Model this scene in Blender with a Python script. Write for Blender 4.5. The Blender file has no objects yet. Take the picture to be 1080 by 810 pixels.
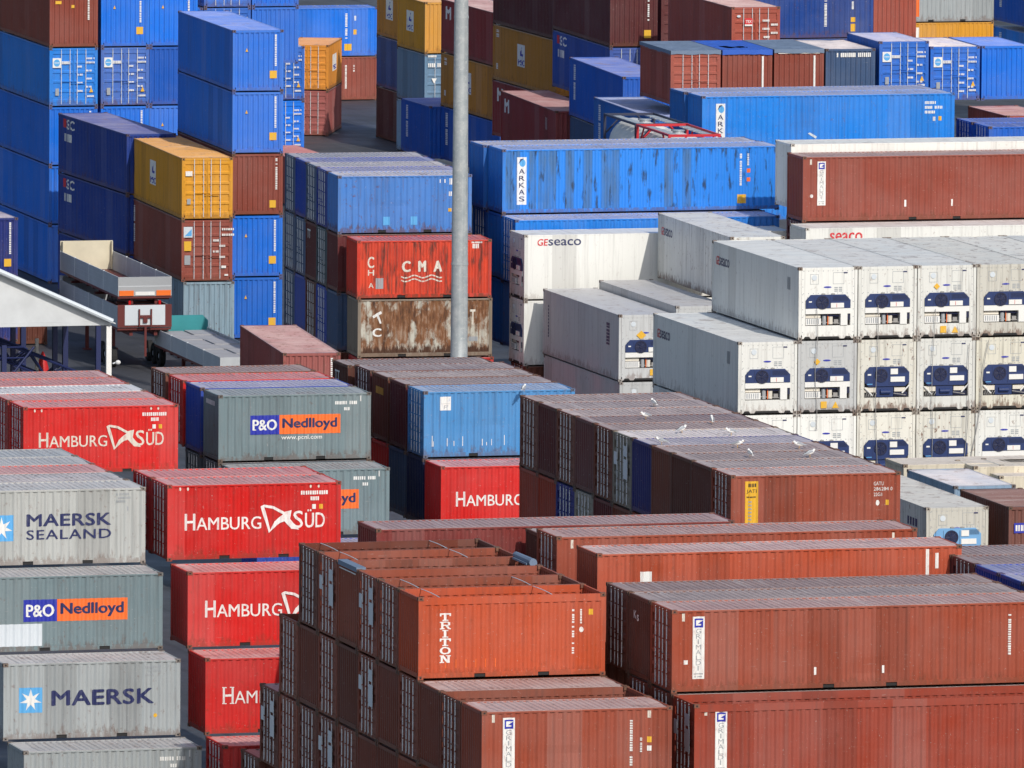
import bpy, bmesh, math, random
from mathutils import Vector, Matrix

# ---------------------------------------------------------------- camera, world, sun, exposure
scene = bpy.context.scene
R = math.radians
cam_data = bpy.data.cameras.new('camera')
cam = bpy.data.objects.new('camera', cam_data)
scene.collection.objects.link(cam)
scene.camera = cam
cam_data.sensor_fit = 'HORIZONTAL'
cam_data.sensor_width = 36.0
cam_data.lens = 12400.0 / 1080.0 * 36.0
cam_data.clip_start = 1.0
cam_data.clip_end = 6000.0
YAW, PITCH, ROLL = R(15.38), R(5.856), R(0.417)
cp, sp, ca, sa = math.cos(PITCH), math.sin(PITCH), math.cos(YAW), math.sin(YAW)
fwd = Vector((sa * cp, ca * cp, -sp))
rgt = Vector((ca, -sa, 0.0))
upv = rgt.cross(fwd)
r2 = math.cos(ROLL) * rgt + math.sin(ROLL) * upv
u2 = -math.sin(ROLL) * rgt + math.cos(ROLL) * upv
m = Matrix((r2, u2, -fwd)).transposed().to_4x4()
m.translation = Vector((0, 0, 54.33))
cam.matrix_world = m

SUN_AZ, SUN_EL = 9.0, 37.0          # degrees to the right of the -Y axis, degrees above the ground
sun_dir = Vector((math.sin(R(SUN_AZ)) * math.cos(R(SUN_EL)), -math.cos(R(SUN_AZ)) * math.cos(R(SUN_EL)), math.sin(R(SUN_EL))))
sun_data = bpy.data.lights.new('sun', 'SUN')
sun_data.energy = 3.15
sun_data.angle = R(0.6)
sun_data.color = (1.0, 0.95, 0.87)
sun = bpy.data.objects.new('sun', sun_data)
scene.collection.objects.link(sun)
sun.rotation_euler = (-sun_dir).to_track_quat('-Z', 'Y').to_euler()
world = bpy.data.worlds.new('World')
scene.world = world
world.use_nodes = True
wn = world.node_tree
bg = wn.nodes['Background']
sky = wn.nodes.new('ShaderNodeTexSky')
sky.sky_type = 'NISHITA'
sky.sun_disc = False
sky.sun_elevation = R(SUN_EL)
sky.sun_rotation = math.pi - R(SUN_AZ)
sky.dust_density = 1.5
wn.links.new(sky.outputs[0], bg.inputs[0])
bg.inputs[1].default_value = 0.125
scene.view_settings.view_transform = 'Standard'
scene.view_settings.look = 'None'
scene.view_settings.exposure = -0.03
scene.view_settings.gamma = 1.0
scene.cycles.max_bounces = 6
scene.cycles.diffuse_bounces = 3
scene.cycles.glossy_bounces = 3
scene.cycles.transmission_bounces = 2

COL = scene.collection
rng = random.Random(7)


def lin(r, g, b):
    def f(c):
        c /= 255.0
        return c / 12.92 if c <= 0.04045 else ((c + 0.055) / 1.055) ** 2.4
    return (f(r), f(g), f(b))


def scaled(c, k):
    return tuple(min(v * k, 0.86) for v in c)


# ---------------------------------------------------------------- materials
def new_mat(name):
    mt = bpy.data.materials.new(name)
    mt.use_nodes = True
    nt = mt.node_tree
    return mt, nt, nt.nodes, nt.links, nt.nodes['Principled BSDF']


def plain(name, col, rough=0.5, metal=0.0, emit=None):
    mt, nt, N, L, b = new_mat(name)
    b.inputs['Base Color'].default_value = (*col, 1)
    b.inputs['Roughness'].default_value = rough
    b.inputs['Metallic'].default_value = metal
    return mt


def noise(N, L, vec, scale, detail=4.0, rough=0.55):
    n = N.new('ShaderNodeTexNoise')
    n.inputs['Scale'].default_value = scale
    n.inputs['Detail'].default_value = detail
    n.inputs['Roughness'].default_value = rough
    if vec is not None:
        L.new(vec, n.inputs['Vector'])
    return n.outputs['Fac']


def ramp(N, L, val, a, b, lo=0.0, hi=1.0):
    r = N.new('ShaderNodeMapRange')
    r.inputs['From Min'].default_value = a
    r.inputs['From Max'].default_value = b
    r.inputs['To Min'].default_value = lo
    r.inputs['To Max'].default_value = hi
    L.new(val, r.inputs['Value'])
    return r.outputs['Result']


def mix(N, L, fac, a, b, mode='MIX'):
    mx = N.new('ShaderNodeMix')
    mx.data_type = 'RGBA'
    mx.blend_type = mode
    for s, v in ((0, fac), (6, a), (7, b)):
        if hasattr(v, 'is_linked') or hasattr(v, 'node'):
            L.new(v, mx.inputs[s])
        elif s == 0:
            mx.inputs[0].default_value = v
        else:
            mx.inputs[s].default_value = (*v, 1)
    return mx.outputs[2]


def math_node(N, L, op, a, b):
    n = N.new('ShaderNodeMath')
    n.operation = op
    for i, v in enumerate((a, b)):
        if hasattr(v, 'node'):
            L.new(v, n.inputs[i])
        else:
            n.inputs[i].default_value = v
    return n.outputs[0]


def coords(N, L, sx, sy, sz, shift=True):
    """object-space position, stretched, moved by a different amount on every container"""
    tc = N.new('ShaderNodeTexCoord')
    mp = N.new('ShaderNodeMapping')
    mp.inputs['Scale'].default_value = (sx, sy, sz)
    L.new(tc.outputs['Object'], mp.inputs['Vector'])
    if not shift:
        return mp.outputs[0]
    at = N.new('ShaderNodeAttribute')
    at.attribute_type = 'OBJECT'
    at.attribute_name = 'seed'
    ad = N.new('ShaderNodeVectorMath')
    ad.operation = 'ADD'
    L.new(mp.outputs[0], ad.inputs[0])
    L.new(at.outputs['Vector'], ad.inputs[1])
    return ad.outputs[0]


def obj_attr(N, name):
    at = N.new('ShaderNodeAttribute')
    at.attribute_type = 'OBJECT'
    at.attribute_name = name
    return at.outputs['Fac']


def paint_material(name, rough=0.42, streak=0.22, roofish=False):
    """container paint: colour of the object, faded patches, grime streaks, chips and rust; roofs add painted rib shading"""
    mt, nt, N, L, b = new_mat(name)
    oi = N.new('ShaderNodeObjectInfo')
    base = oi.outputs['Color']
    wear = obj_attr(N, 'wear')
    if roofish:
        big = noise(N, L, coords(N, L, .35, .9, 1), 1.0, 5)
        bands = noise(N, L, coords(N, L, 2.2, .28, .3), 1.6, 3)
        fade = math_node(N, L, 'MULTIPLY', ramp(N, L, big, .25, .7, .34, .66), obj_attr(N, 'fade'))
        c = mix(N, L, fade, base, (.80, .705, .675))
        c = mix(N, L, ramp(N, L, bands, .5, .8, 0, .3), c, (.28, .23, .21))
        rib_shade = noise(N, L, coords(N, L, 8.5, .16, 1), 1.3, 4, .6)  # light and dark streaks standing in for shading on the roof ribs
        c = mix(N, L, ramp(N, L, rib_shade, .56, .72, 0, .45), c, (.74, .71, .69))
        c = mix(N, L, ramp(N, L, rib_shade, .42, .28, 0, .35), c, (.17, .125, .11))
        pud = noise(N, L, coords(N, L, .9, 1.1, 1), 1.0, 6, .65)
        c = mix(N, L, ramp(N, L, pud, .58, .66, 0, .5), c, (.24, .17, .145))
        spots = noise(N, L, coords(N, L, 1.2, 1.8, 1), 1.7, 6, .7)
        c = mix(N, L, math_node(N, L, 'MULTIPLY', ramp(N, L, spots, .56, .68), wear), c, (.16, .065, .035))
        fine = noise(N, L, coords(N, L, 6, 9, 6), 2.0, 3)
        c = mix(N, L, ramp(N, L, fine, .62, .75, 0, .3), c, (.62, .60, .57))
    else:
        big = noise(N, L, coords(N, L, .45, .45, .6), 1.0, 4)
        fade = ramp(N, L, big, .35, .8, 0, .09)
        c = mix(N, L, fade, base, (.52, .50, .48))
        st = noise(N, L, coords(N, L, 5.5, 5.5, .22), 1.4, 5, .6)
        c = mix(N, L, math_node(N, L, 'MULTIPLY', ramp(N, L, st, .5, .78, 0, streak * 2.2), ramp(N, L, wear, 0, 1, .4, 1.4)), c, (.07, .055, .05))
        run = noise(N, L, coords(N, L, 8, 8, .5), 1.1, 4, .65)
        chips = noise(N, L, coords(N, L, 2.2, 2.2, 1.6), 2.4, 6, .7)
        rust = math_node(N, L, 'MULTIPLY', ramp(N, L, chips, .60, .68), wear)
        c = mix(N, L, rust, c, (.15, .055, .028))
        rr = math_node(N, L, 'MULTIPLY', ramp(N, L, run, .62, .74, 0, .55), wear)
        c = mix(N, L, rr, c, (.20, .085, .045))
        tc = N.new('ShaderNodeTexCoord')
        sx = N.new('ShaderNodeSeparateXYZ')
        L.new(tc.outputs['Object'], sx.inputs[0])
        bay = math_node(N, L, 'FLOOR', math_node(N, L, 'ADD', math_node(N, L, 'MULTIPLY', sx.outputs['X'], .9), obj_attr(N, 'bay')), 0)
        wn_ = N.new('ShaderNodeTexWhiteNoise')
        wn_.noise_dimensions = '1D'
        L.new(bay, wn_.inputs['W'])
        c = mix(N, L, ramp(N, L, wn_.outputs['Value'], .72, 1, 0, .10), c, (.5, .47, .44))
        c = mix(N, L, ramp(N, L, wn_.outputs['Value'], .25, 0, 0, .22), c, (.05, .035, .03))
        seam = noise(N, L, coords(N, L, 3.5, 3.5, 1.2), 1.6, 6, .7)
        low = math_node(N, L, 'ADD', sx.outputs['Z'], ramp(N, L, seam, .3, .75, .25, -.55))
        c = mix(N, L, math_node(N, L, 'MULTIPLY', ramp(N, L, low, .22, .0), ramp(N, L, wear, 0, .8, .15, .75)), c, (.13, .055, .032))
        scuff = noise(N, L, coords(N, L, .9, .9, 7), 2.2, 5, .7)
        c = mix(N, L, ramp(N, L, scuff, .66, .74, 0, .4), c, (.48, .43, .39))
        dots = noise(N, L, coords(N, L, 7, 7, 7), 2.6, 2, .5)
        c = mix(N, L, ramp(N, L, dots, .70, .74, 0, .35), c, (.55, .5, .46))
    L.new(c, b.inputs['Base Color'])
    L.new(ramp(N, L, big, .3, .7, rough - .08, rough + .14), b.inputs['Roughness'])
    b.inputs['Specular IOR Level'].default_value = .3 if roofish else .16
    return mt


M = {}
M['paint'] = paint_material('container_paint', .55)
M['roof'] = paint_material('weathered_roof_paint', .44, roofish=True)
M['post'] = paint_material('corner_post_paint', .6, .30)
M['white_paint'] = paint_material('white_panel_paint', .45, .20)


def mark_mat(name, col, worn=.5):
    mt, nt, N, L, b = new_mat(name)
    n1 = noise(N, L, coords(N, L, 5, 5, 1.6), 2.2, 7, .75)
    oi = N.new('ShaderNodeObjectInfo')
    c = mix(N, L, ramp(N, L, n1, .52, .70, 0, worn), col, oi.outputs['Color'])
    L.new(c, b.inputs['Base Color'])
    b.inputs['Roughness'].default_value = .5
    return mt


M['m_white'] = mark_mat('white_marking', (.78, .77, .74))
M['m_cream'] = mark_mat('worn_cream_marking', (.70, .65, .56), .8)
M['m_navy'] = mark_mat('navy_marking', (.018, .024, .10), .22)
M['m_blue'] = mark_mat('blue_marking', (.02, .03, .36), .22)
M['m_sky'] = mark_mat('sky_blue_marking', (.10, .38, .72), .22)
M['m_orange'] = mark_mat('orange_marking', (.85, .16, .025), .22)
M['m_yellow'] = mark_mat('yellow_marking', (.75, .42, .03), .22)
M['m_red'] = mark_mat('red_marking', (.6, .02, .03))
M['m_grey'] = mark_mat('grey_marking', (.33, .35, .37))
M['m_black'] = mark_mat('black_marking', (.02, .02, .022))
M['m_pale'] = mark_mat('pale_panel', (.60, .65, .69), .1)
M['steel'] = plain('galvanised_steel', (.66, .69, .72), .5, .1)
M['dark'] = plain('dark_floor_and_hole_shade', (.018, .017, .018), .8)  # near-black for the floor underside and for shade painted into openings


def casting_material():
    mt, nt, N, L, b = new_mat('worn_corner_casting')
    oi = N.new('ShaderNodeObjectInfo')
    n1 = noise(N, L, coords(N, L, 6, 6, 4), 2.0, 6, .7)
    n2 = noise(N, L, coords(N, L, .4, .4, .4), 1.0, 3, .6)
    c = mix(N, L, ramp(N, L, n2, .35, .65, .35, .9), oi.outputs['Color'], (.15, .085, .05))
    c = mix(N, L, ramp(N, L, n1, .45, .65), c, (.08, .05, .036))
    L.new(c, b.inputs['Base Color'])
    b.inputs['Roughness'].default_value = .75
    return mt


M['casting'] = casting_material()
M['unit_blue'] = plain('cooling_unit_blue', (.014, .034, .13), .45)
M['unit_sky'] = plain('cooling_unit_light_blue', (.16, .36, .62), .45)
M['unit_dark'] = plain('fan_dark_blue', (.008, .012, .05), .5)
M['unit_grey'] = plain('machinery_grey', (.30, .29, .28), .5)
M['rubber'] = plain('black_rubber', (.02, .02, .02), .85)
M['alu'] = plain('brushed_aluminium', (.48, .50, .52), .38, .5)
M['lamp_red'] = plain('red_lamp_glass', (.6, .01, .01), .25)
M['lamp_orange'] = plain('orange_reflector', (.85, .17, .02), .4)
M['glass'] = plain('lamp_glass', (.7, .7, .68), .15)


def rusty_material():
    mt, nt, N, L, b = new_mat('flaking_rust')
    v1 = noise(N, L, coords(N, L, 3.6, 3.6, .9), 1.2, 7, .72)
    v2 = noise(N, L, coords(N, L, 1.3, 1.3, .75), 1.0, 7, .7)
    c = mix(N, L, ramp(N, L, v1, .35, .55), (.05, .022, .014), (.24, .10, .04))
    c = mix(N, L, ramp(N, L, v1, .52, .72, 0, .85), c, (.44, .41, .34))
    c = mix(N, L, ramp(N, L, v2, .50, .60, 0, .95), c, (.52, .51, .44))
    v4 = noise(N, L, coords(N, L, 7, 7, .35), 1.3, 5, .65)
    c = mix(N, L, ramp(N, L, v4, .54, .66, 0, .8), c, (.20, .09, .035))
    tc = N.new('ShaderNodeTexCoord')
    sx = N.new('ShaderNodeSeparateXYZ')
    L.new(tc.outputs['Object'], sx.inputs[0])
    low = math_node(N, L, 'ADD', sx.outputs['Z'], ramp(N, L, v1, .2, .8, -.5, .5))
    c = mix(N, L, ramp(N, L, low, .55, .35), c, (.07, .028, .014))
    L.new(c, b.inputs['Base Color'])
    b.inputs['Roughness'].default_value = .8
    return mt


def patched_material():
    """blue side with repainted grey bays and long dark scrapes"""
    mt, nt, N, L, b = new_mat('patched_blue_paint')
    tc = N.new('ShaderNodeTexCoord')
    sx = N.new('ShaderNodeSeparateXYZ')
    L.new(tc.outputs['Object'], sx.inputs[0])
    bay = math_node(N, L, 'FLOOR', math_node(N, L, 'MULTIPLY', sx.outputs['X'], 2.4), 0)
    wn_ = N.new('ShaderNodeTexWhiteNoise')
    wn_.noise_dimensions = '1D'
    L.new(bay, wn_.inputs['W'])
    left = ramp(N, L, sx.outputs['X'], 1.5, 10, .80, .08)
    grey = math_node(N, L, 'LESS_THAN', wn_.outputs['Value'], left)
    v1 = noise(N, L, coords(N, L, 3, 3, .5), 1.2, 5, .6)
    c = mix(N, L, math_node(N, L, 'MULTIPLY', grey, ramp(N, L, v1, .3, .62, .3, 1)), (.022, .22, .72), (.055, .15, .33))
    scr = noise(N, L, coords(N, L, 2.2, 2.2, .45), 1.5, 6, .65)
    c = mix(N, L, ramp(N, L, scr, .555, .64, 0, .85), c, (.020, .030, .045))
    L.new(c, b.inputs['Base Color'])
    b.inputs['Roughness'].default_value = .45
    return mt


M['rusty'] = rusty_material()
M['patched'] = patched_material()


def worn_red():
    mt, nt, N, L, b = new_mat('scorched_red_paint')
    v1 = noise(N, L, coords(N, L, 3.5, 3.5, .6), 1.2, 6, .65)
    v2 = noise(N, L, coords(N, L, 1.1, 1.1, .7), 1.0, 5, .6)
    c = mix(N, L, ramp(N, L, v2, .4, .75), (.66, .055, .018), (.40, .035, .02))
    c = mix(N, L, ramp(N, L, v1, .52, .64, 0, .9), c, (.10, .028, .018))
    v3 = noise(N, L, coords(N, L, 9, 9, .3), 1.2, 4, .6)
    c = mix(N, L, ramp(N, L, v3, .56, .66, 0, .7), c, (.08, .03, .02))
    L.new(c, b.inputs['Base Color'])
    b.inputs['Roughness'].default_value = .6
    return mt


M['worn_red'] = worn_red()


def asphalt():
    mt, nt, N, L, b = new_mat('yard_asphalt')
    tc = N.new('ShaderNodeTexCoord')
    def nz(s, d):
        return noise(N, L, tc.outputs['Object'], s, d, .6)
    c = mix(N, L, ramp(N, L, nz(.06, 5), .3, .7), (.036, .040, .050), (.075, .078, .088))
    c = mix(N, L, ramp(N, L, nz(.5, 6), .5, .72, 0, .6), c, (.022, .024, .030))
    c = mix(N, L, ramp(N, L, nz(9, 4), .5, .8, 0, .35), c, (.13, .13, .14))
    mp = N.new('ShaderNodeMapping')
    mp.inputs['Rotation'].default_value = (0, 0, .25)
    mp.inputs['Scale'].default_value = (1.1, .04, 1)
    L.new(tc.outputs['Object'], mp.inputs['Vector'])
    tr = noise(N, L, mp.outputs[0], 1.0, 4, .6)
    c = mix(N, L, ramp(N, L, tr, .55, .68, 0, .6), c, (.018, .019, .022))
    c = mix(N, L, ramp(N, L, tr, .40, .32, 0, .4), c, (.12, .122, .13))
    L.new(c, b.inputs['Base Color'])
    L.new(ramp(N, L, nz(.2, 4), .3, .7, .45, .8), b.inputs['Roughness'])
    return mt


M['asphalt'] = asphalt()


def mast_steel():
    mt, nt, N, L, b = new_mat('mottled_galvanised_mast')
    tc = N.new('ShaderNodeTexCoord')
    a_ = noise(N, L, tc.outputs['Object'], 2.5, 6, .7)
    c_ = noise(N, L, tc.outputs['Object'], 9, 4, .6)
    mp = N.new('ShaderNodeMapping')
    mp.inputs['Scale'].default_value = (3, 3, .12)
    L.new(tc.outputs['Object'], mp.inputs['Vector'])
    d_ = noise(N, L, mp.outputs[0], 1.5, 5, .6)
    c = mix(N, L, ramp(N, L, a_, .35, .7), (.33, .37, .39), (.50, .52, .52))
    c = mix(N, L, ramp(N, L, d_, .5, .7, 0, .5), c, (.24, .25, .26))
    c = mix(N, L, ramp(N, L, c_, .55, .7, 0, .6), c, (.62, .63, .60))
    L.new(c, b.inputs['Base Color'])
    b.inputs['Roughness'].default_value = .5
    b.inputs['Metallic'].default_value = .2
    return mt


M['mast'] = mast_steel()


def fabric(name, col):
    mt, nt, N, L, b = new_mat(name)
    tc = N.new('ShaderNodeTexCoord')
    a_ = noise(N, L, tc.outputs['Object'], .9, 5, .6)
    c = mix(N, L, ramp(N, L, a_, .3, .75), col, tuple(v * .8 for v in col))
    L.new(c, b.inputs['Base Color'])
    b.inputs['Roughness'].default_value = .7
    return mt


M['tent_white'] = fabric('white_tent_fabric', (.64, .66, .67))
M['tarp_blue'] = fabric('blue_tarpaulin', (.03, .12, .55))
M['tarp_grey'] = fabric('grey_blue_tarpaulin', (.16, .22, .32))
M['truss_blue'] = plain('blue_painted_truss', (.010, .018, .085), .5)
M['interior_dark'] = fabric('dark_interior_navy', (.012, .016, .05))
M['teal'] = fabric('teal_paint', (.04, .30, .33))
M['board'] = fabric('grey_drop_side', (.52, .55, .58))
M['slab'] = fabric('pale_stone_slab', (.46, .46, .48))
M['chassis'] = plain('maroon_chassis', (.13, .022, .02), .5)
M['cream_board'] = fabric('cream_headboard', (.70, .64, .48))
M['tank'] = fabric('dusty_tank_shell', (.76, .76, .74))
M['frame_red'] = plain('red_tank_frame', (.55, .02, .03), .45)
M['frame_dark'] = plain('dark_blue_tank_frame', (.03, .035, .07), .5)
M['feather_white'] = plain('white_feathers', (.80, .80, .78), .7)
M['feather_grey'] = plain('grey_feathers', (.30, .32, .35), .7)
M['beak'] = plain('yellow_beak', (.6, .35, .05), .5)
M['buoy_red'] = plain('red_cover', (.55, .015, .015), .55)


# ---------------------------------------------------------------- mesh helpers
class MB:
    def __init__(self):
        self.v, self.f, self.mi, self.mats = [], [], [], []

    def slot(self, mat):
        if mat not in self.mats:
            self.mats.append(mat)
        return self.mats.index(mat)

    def face(self, pts, mat):
        n = len(self.v)
        self.v.extend(tuple(p) for p in pts)
        self.f.append(tuple(range(n, n + len(pts))))
        self.mi.append(self.slot(mat))

    def box(self, x0, x1, y0, y1, z0, z1, mat):
        n = len(self.v)
        self.v.extend([(x0, y0, z0), (x1, y0, z0), (x1, y1, z0), (x0, y1, z0),
                       (x0, y0, z1), (x1, y0, z1), (x1, y1, z1), (x0, y1, z1)])
        for q in ((0, 3, 2, 1), (4, 5, 6, 7), (0, 1, 5, 4), (1, 2, 6, 5), (2, 3, 7, 6), (3, 0, 4, 7)):
            self.f.append(tuple(n + i for i in q))
            self.mi.append(self.slot(mat))

    def prism(self, poly, axis, a, b, mat):
        """closed polygon in the two remaining axes, extruded along axis from a to b"""
        def P(p, t):
            if axis == 'x':
                return (t, p[0], p[1])
            if axis == 'y':
                return (p[0], t, p[1])
            return (p[0], p[1], t)
        n, k = len(self.v), len(poly)
        self.v.extend([P(p, a) for p in poly] + [P(p, b) for p in poly])
        s = self.slot(mat)
        self.f.append(tuple(range(n, n + k)))
        self.f.append(tuple(range(n + 2 * k - 1, n + k - 1, -1)))
        self.mi += [s, s]
        for i in range(k):
            j = (i + 1) % k
            self.f.append((n + i, n + j, n + k + j, n + k + i))
            self.mi.append(s)

    def tube(self, p, q, r, mat, n=8, r2=None, caps=True):
        p, q = Vector(p), Vector(q)
        r2 = r if r2 is None else r2
        d = (q - p).normalized()
        a = d.orthogonal().normalized()
        c = d.cross(a)
        s0 = len(self.v)
        for (o, rr) in ((p, r), (q, r2)):
            for i in range(n):
                t = 2 * math.pi * i / n
                self.v.append(tuple(o + a * (rr * math.cos(t)) + c * (rr * math.sin(t))))
        s = self.slot(mat)
        for i in range(n):
            j = (i + 1) % n
            self.f.append((s0 + i, s0 + j, s0 + n + j, s0 + n + i))
            self.mi.append(s)
        if caps:
            self.f.append(tuple(range(s0, s0 + n)))
            self.f.append(tuple(range(s0 + 2 * n - 1, s0 + n - 1, -1)))
            self.mi += [s, s]

    def lathe(self, prof, mat, axis_o, axis_d, n=20):
        o, d = Vector(axis_o), Vector(axis_d).normalized()
        a = d.orthogonal().normalized()
        c = d.cross(a)
        s0 = len(self.v)
        for (t, r) in prof:
            for i in range(n):
                th = 2 * math.pi * i / n
                self.v.append(tuple(o + d * t + a * (r * math.cos(th)) + c * (r * math.sin(th))))
        s = self.slot(mat)
        for k in range(len(prof) - 1):
            for i in range(n):
                j = (i + 1) % n
                self.f.append((s0 + k * n + i, s0 + k * n + j, s0 + (k + 1) * n + j, s0 + (k + 1) * n + i))
                self.mi.append(s)

    def sheet(self, rows, mat):
        """rows: list of lists of points, all the same length"""
        n, w = len(self.v), len(rows[0])
        for r in rows:
            self.v.extend(tuple(p) for p in r)
        s = self.slot(mat)
        for i in range(len(rows) - 1):
            for j in range(w - 1):
                self.f.append((n + i * w + j, n + i * w + j + 1, n + (i + 1) * w + j + 1, n + (i + 1) * w + j))
                self.mi.append(s)

    def mesh(self, name, smooth=False):
        me = bpy.data.meshes.new(name)
        me.from_pydata(self.v, [], self.f)
        for mt in self.mats:
            me.materials.append(M[mt] if isinstance(mt, str) else mt)
        me.polygons.foreach_set('material_index', self.mi)
        if smooth:
            me.polygons.foreach_set('use_smooth', [True] * len(self.f))
        me.update()
        return me


CACHE = {}


def cached(key, builder):
    if key not in CACHE:
        CACHE[key] = builder()
    return CACHE[key]


def link(name, mesh, parent=None, col=None, wear=None, seed=None, fade=None):
    o = bpy.data.objects.new(name, mesh)
    COL.objects.link(o)
    if parent is not None:
        o.parent = parent
    if col is not None:
        o.color = (*col, 1)
    if wear is not None:
        o['wear'] = wear
    if seed is not None:
        o['seed'] = seed
    if fade is not None:
        o['fade'] = fade
    return o


def tag(o, label, cat, group=None):
    o['label'] = label
    o['category'] = cat
    if group:
        o['group'] = group


def root_at(name, loc, rz=0.0):
    o = bpy.data.objects.new(name, None)
    o.empty_display_size = .3
    COL.objects.link(o)
    o.location = loc
    o.rotation_euler = (0, 0, rz)
    return o


# ---------------------------------------------------------------- container meshes
W = 2.438
PITCH_C, D_SIDE = .278, .036


def side_folds(L, x0=.15):
    """x positions and depths of the corrugated side"""
    n = max(1, int(round((L - 2 * x0) / PITCH_C)))
    p = (L - 2 * x0) / n
    pts = []
    for i in range(n):
        b = x0 + i * p
        pts += [(b, .02), (b + .26 * p, .02), (b + .5 * p, .02 + D_SIDE), (b + .76 * p, .02 + D_SIDE)]
    pts.append((L - x0, .02))
    return pts


def side_depth(L, x):
    pts = cached(('folds', L), lambda: side_folds(L))
    if x <= pts[0][0] or x >= pts[-1][0]:
        return .012
    lo, hi = 0, len(pts) - 1
    while hi - lo > 1:
        k = (lo + hi) // 2
        if pts[k][0] <= x:
            lo = k
        else:
            hi = k
    (xa, da), (xb, db) = pts[lo], pts[hi]
    return da + (db - da) * (x - xa) / max(xb - xa, 1e-6)


def mesh_frame(L, H, pockets, opened, side_rail):
    b = MB()
    for x0 in (.01, L - .15):
        for y0 in (.008, W - .118):
            b.box(x0, x0 + .14, y0, y0 + .11, .11, H - .11, 'post')
    for x0 in (-.003, L - .175):
        for y0 in (-.003, W - .159):
            for z0 in (0, H - .118):
                b.box(x0, x0 + .178, y0, y0 + .162, z0, z0 + .118, 'casting')
    # dark plates painted for the shaded holes of the castings, sides and ends
    for x0, sx in ((-.003, 1), (L + .003, -1)):
        for z0 in (.059, H - .059):
            for y0, sy in ((-.003, 1), (W + .003, -1)):
                cx = x0 + sx * .089
                b.box(cx - .03, cx + .03, y0 - sy * .002 - .001, y0 - sy * .002 + .001, z0 - .026, z0 + .026, 'dark')
                cy = y0 + sy * .081
                b.box(x0 - sx * .002 - .001, x0 - sx * .002 + .001, cy - .026, cy + .026, z0 - .03, z0 + .03, 'dark')
    th = .23 if opened else .065
    for y0, y1 in ((.011, .075), (W - .075, W - .011)):
        b.box(.15, L - .15, y0, y1, H - .02 - th, H - .028, 'paint')
        b.box(.15, L - .15, y0 + .002, y1, H - .028, H - .02, 'paint' if opened else 'roof')
        segs, a = [], .15
        for c in pockets:
            segs.append((a, c - .18))
            a = c + .18
        segs.append((a, L - .15))
        for s0, s1 in segs:
            b.box(s0, s1, y0, y1, .05, .21, 'paint')
        for c in pockets:
            b.box(c - .18, c + .18, y0, y1, .165, .21, 'paint')
    for x0, x1 in ((.014, .085), (L - .085, L - .014)):
        b.box(x0, x1, .16, W - .16, H - .125, H - .02, 'paint')
        b.box(x0, x1, .16, W - .16, .05, .20, 'paint')
    b.box(.09, L - .09, .08, W - .08, .12, .17, 'dark')
    return b.mesh('frame')


def dents(seed, n, a, bb, deep):
    r = random.Random(seed)
    D = [(r.uniform(0, a), r.uniform(.2, bb), r.uniform(.18, .6), r.uniform(.15, .5), r.uniform(.3, 1) * deep) for _ in range(n)]

    def f(x, z):
        return sum(d * math.exp(-((x - cx) / wx) ** 2 - ((z - cz) / wz) ** 2) for cx, cz, wx, wz, d in D)
    return f


def mesh_side(L, H, far, mat, opened=False, v=0):
    top = H - .25 if opened else H - .085
    if mat == 'white_paint':
        pts = []
        n = int(L / 1.0)
        for i in range(n):
            a = .15 + (L - .3) * i / n
            pts += [(a + .01, .022), (a + .03, .016), ((L - .3) / n + a - .01, .016)]
        pts = [(.15, .022)] + pts + [(L - .15, .022)]
    else:
        pts = side_folds(L)
    def Y(d):
        return W - d if far else d
    b = MB()
    f = dents(v * 31 + int(L), int(L * (.5 if mat == 'white_paint' else 1.3)), L, H, .022 if mat != 'white_paint' else .008)
    nz = 9
    b.sheet([[(x, Y(d + (f(x, .21 + (top - .21) * i / nz) if 0 < i < nz else 0)), .21 + (top - .21) * i / nz) for x, d in pts] for i in range(nz + 1)], mat)
    if opened:      # inner skin so the open box reads from above
        b.sheet([[(x, Y(d + .012), .21) for x, d in pts], [(x, Y(d + .012), top) for x, d in pts]], mat)
    return b.mesh('side_panel')


def mesh_roof(L, H, mat, flat=False, v=0):
    b = MB()
    f = dents(v * 17 + int(L) + 5, int(L * .9), L, W - .3, .03)
    pts = [(.085, H - .024), (.42, H - .024)]
    if flat:
        k = int(L / 1.5)
        for i in range(1, k):
            x = .42 + (L - .84) * i / k
            pts += [(x - .03, H - .024), (x - .01, H - .030), (x + .01, H - .030), (x + .03, H - .024)]
    else:
        n = int(round((L - .84) / .209))
        p = (L - .84) / n
        for i in range(n):
            a = .42 + p * i
            pts += [(a + .22 * p, H - .024), (a + .36 * p, H - .054), (a + .74 * p, H - .054), (a + .88 * p, H - .024)]
    pts += [(L - .42, H - .024), (L - .085, H - .024)]
    ny = 8
    b.sheet([[(x, .075 + (W - .15) * j / ny, z - (f(x, (W - .15) * j / ny) if 0 < j < ny else 0)) for x, z in pts] for j in range(ny + 1)], mat)
    return b.mesh('roof_panel')


def mesh_plain_end(L, H, far, mat='paint', line=False, recess=.028, dep=.045):
    b = MB()
    y0, y1 = .118, W - .118
    n = 9
    p = (y1 - y0) / n
    pts = []
    for i in range(n):
        a = y0 + i * p
        pts += [(a, recess), (a + .3 * p, recess), (a + .5 * p, recess + dep), (a + .8 * p, recess + dep)]
    pts.append((y1, recess))
    def X(d):
        return L - d if far else d
    b.sheet([[(X(d), y, .20) for y, d in pts], [(X(d), y, H - .125) for y, d in pts]], mat)
    if line:
        b.box(-.002, .012, .2, W - .2, H - .20, H - .165, 'm_white')
    return b.mesh('end_panel')


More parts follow.
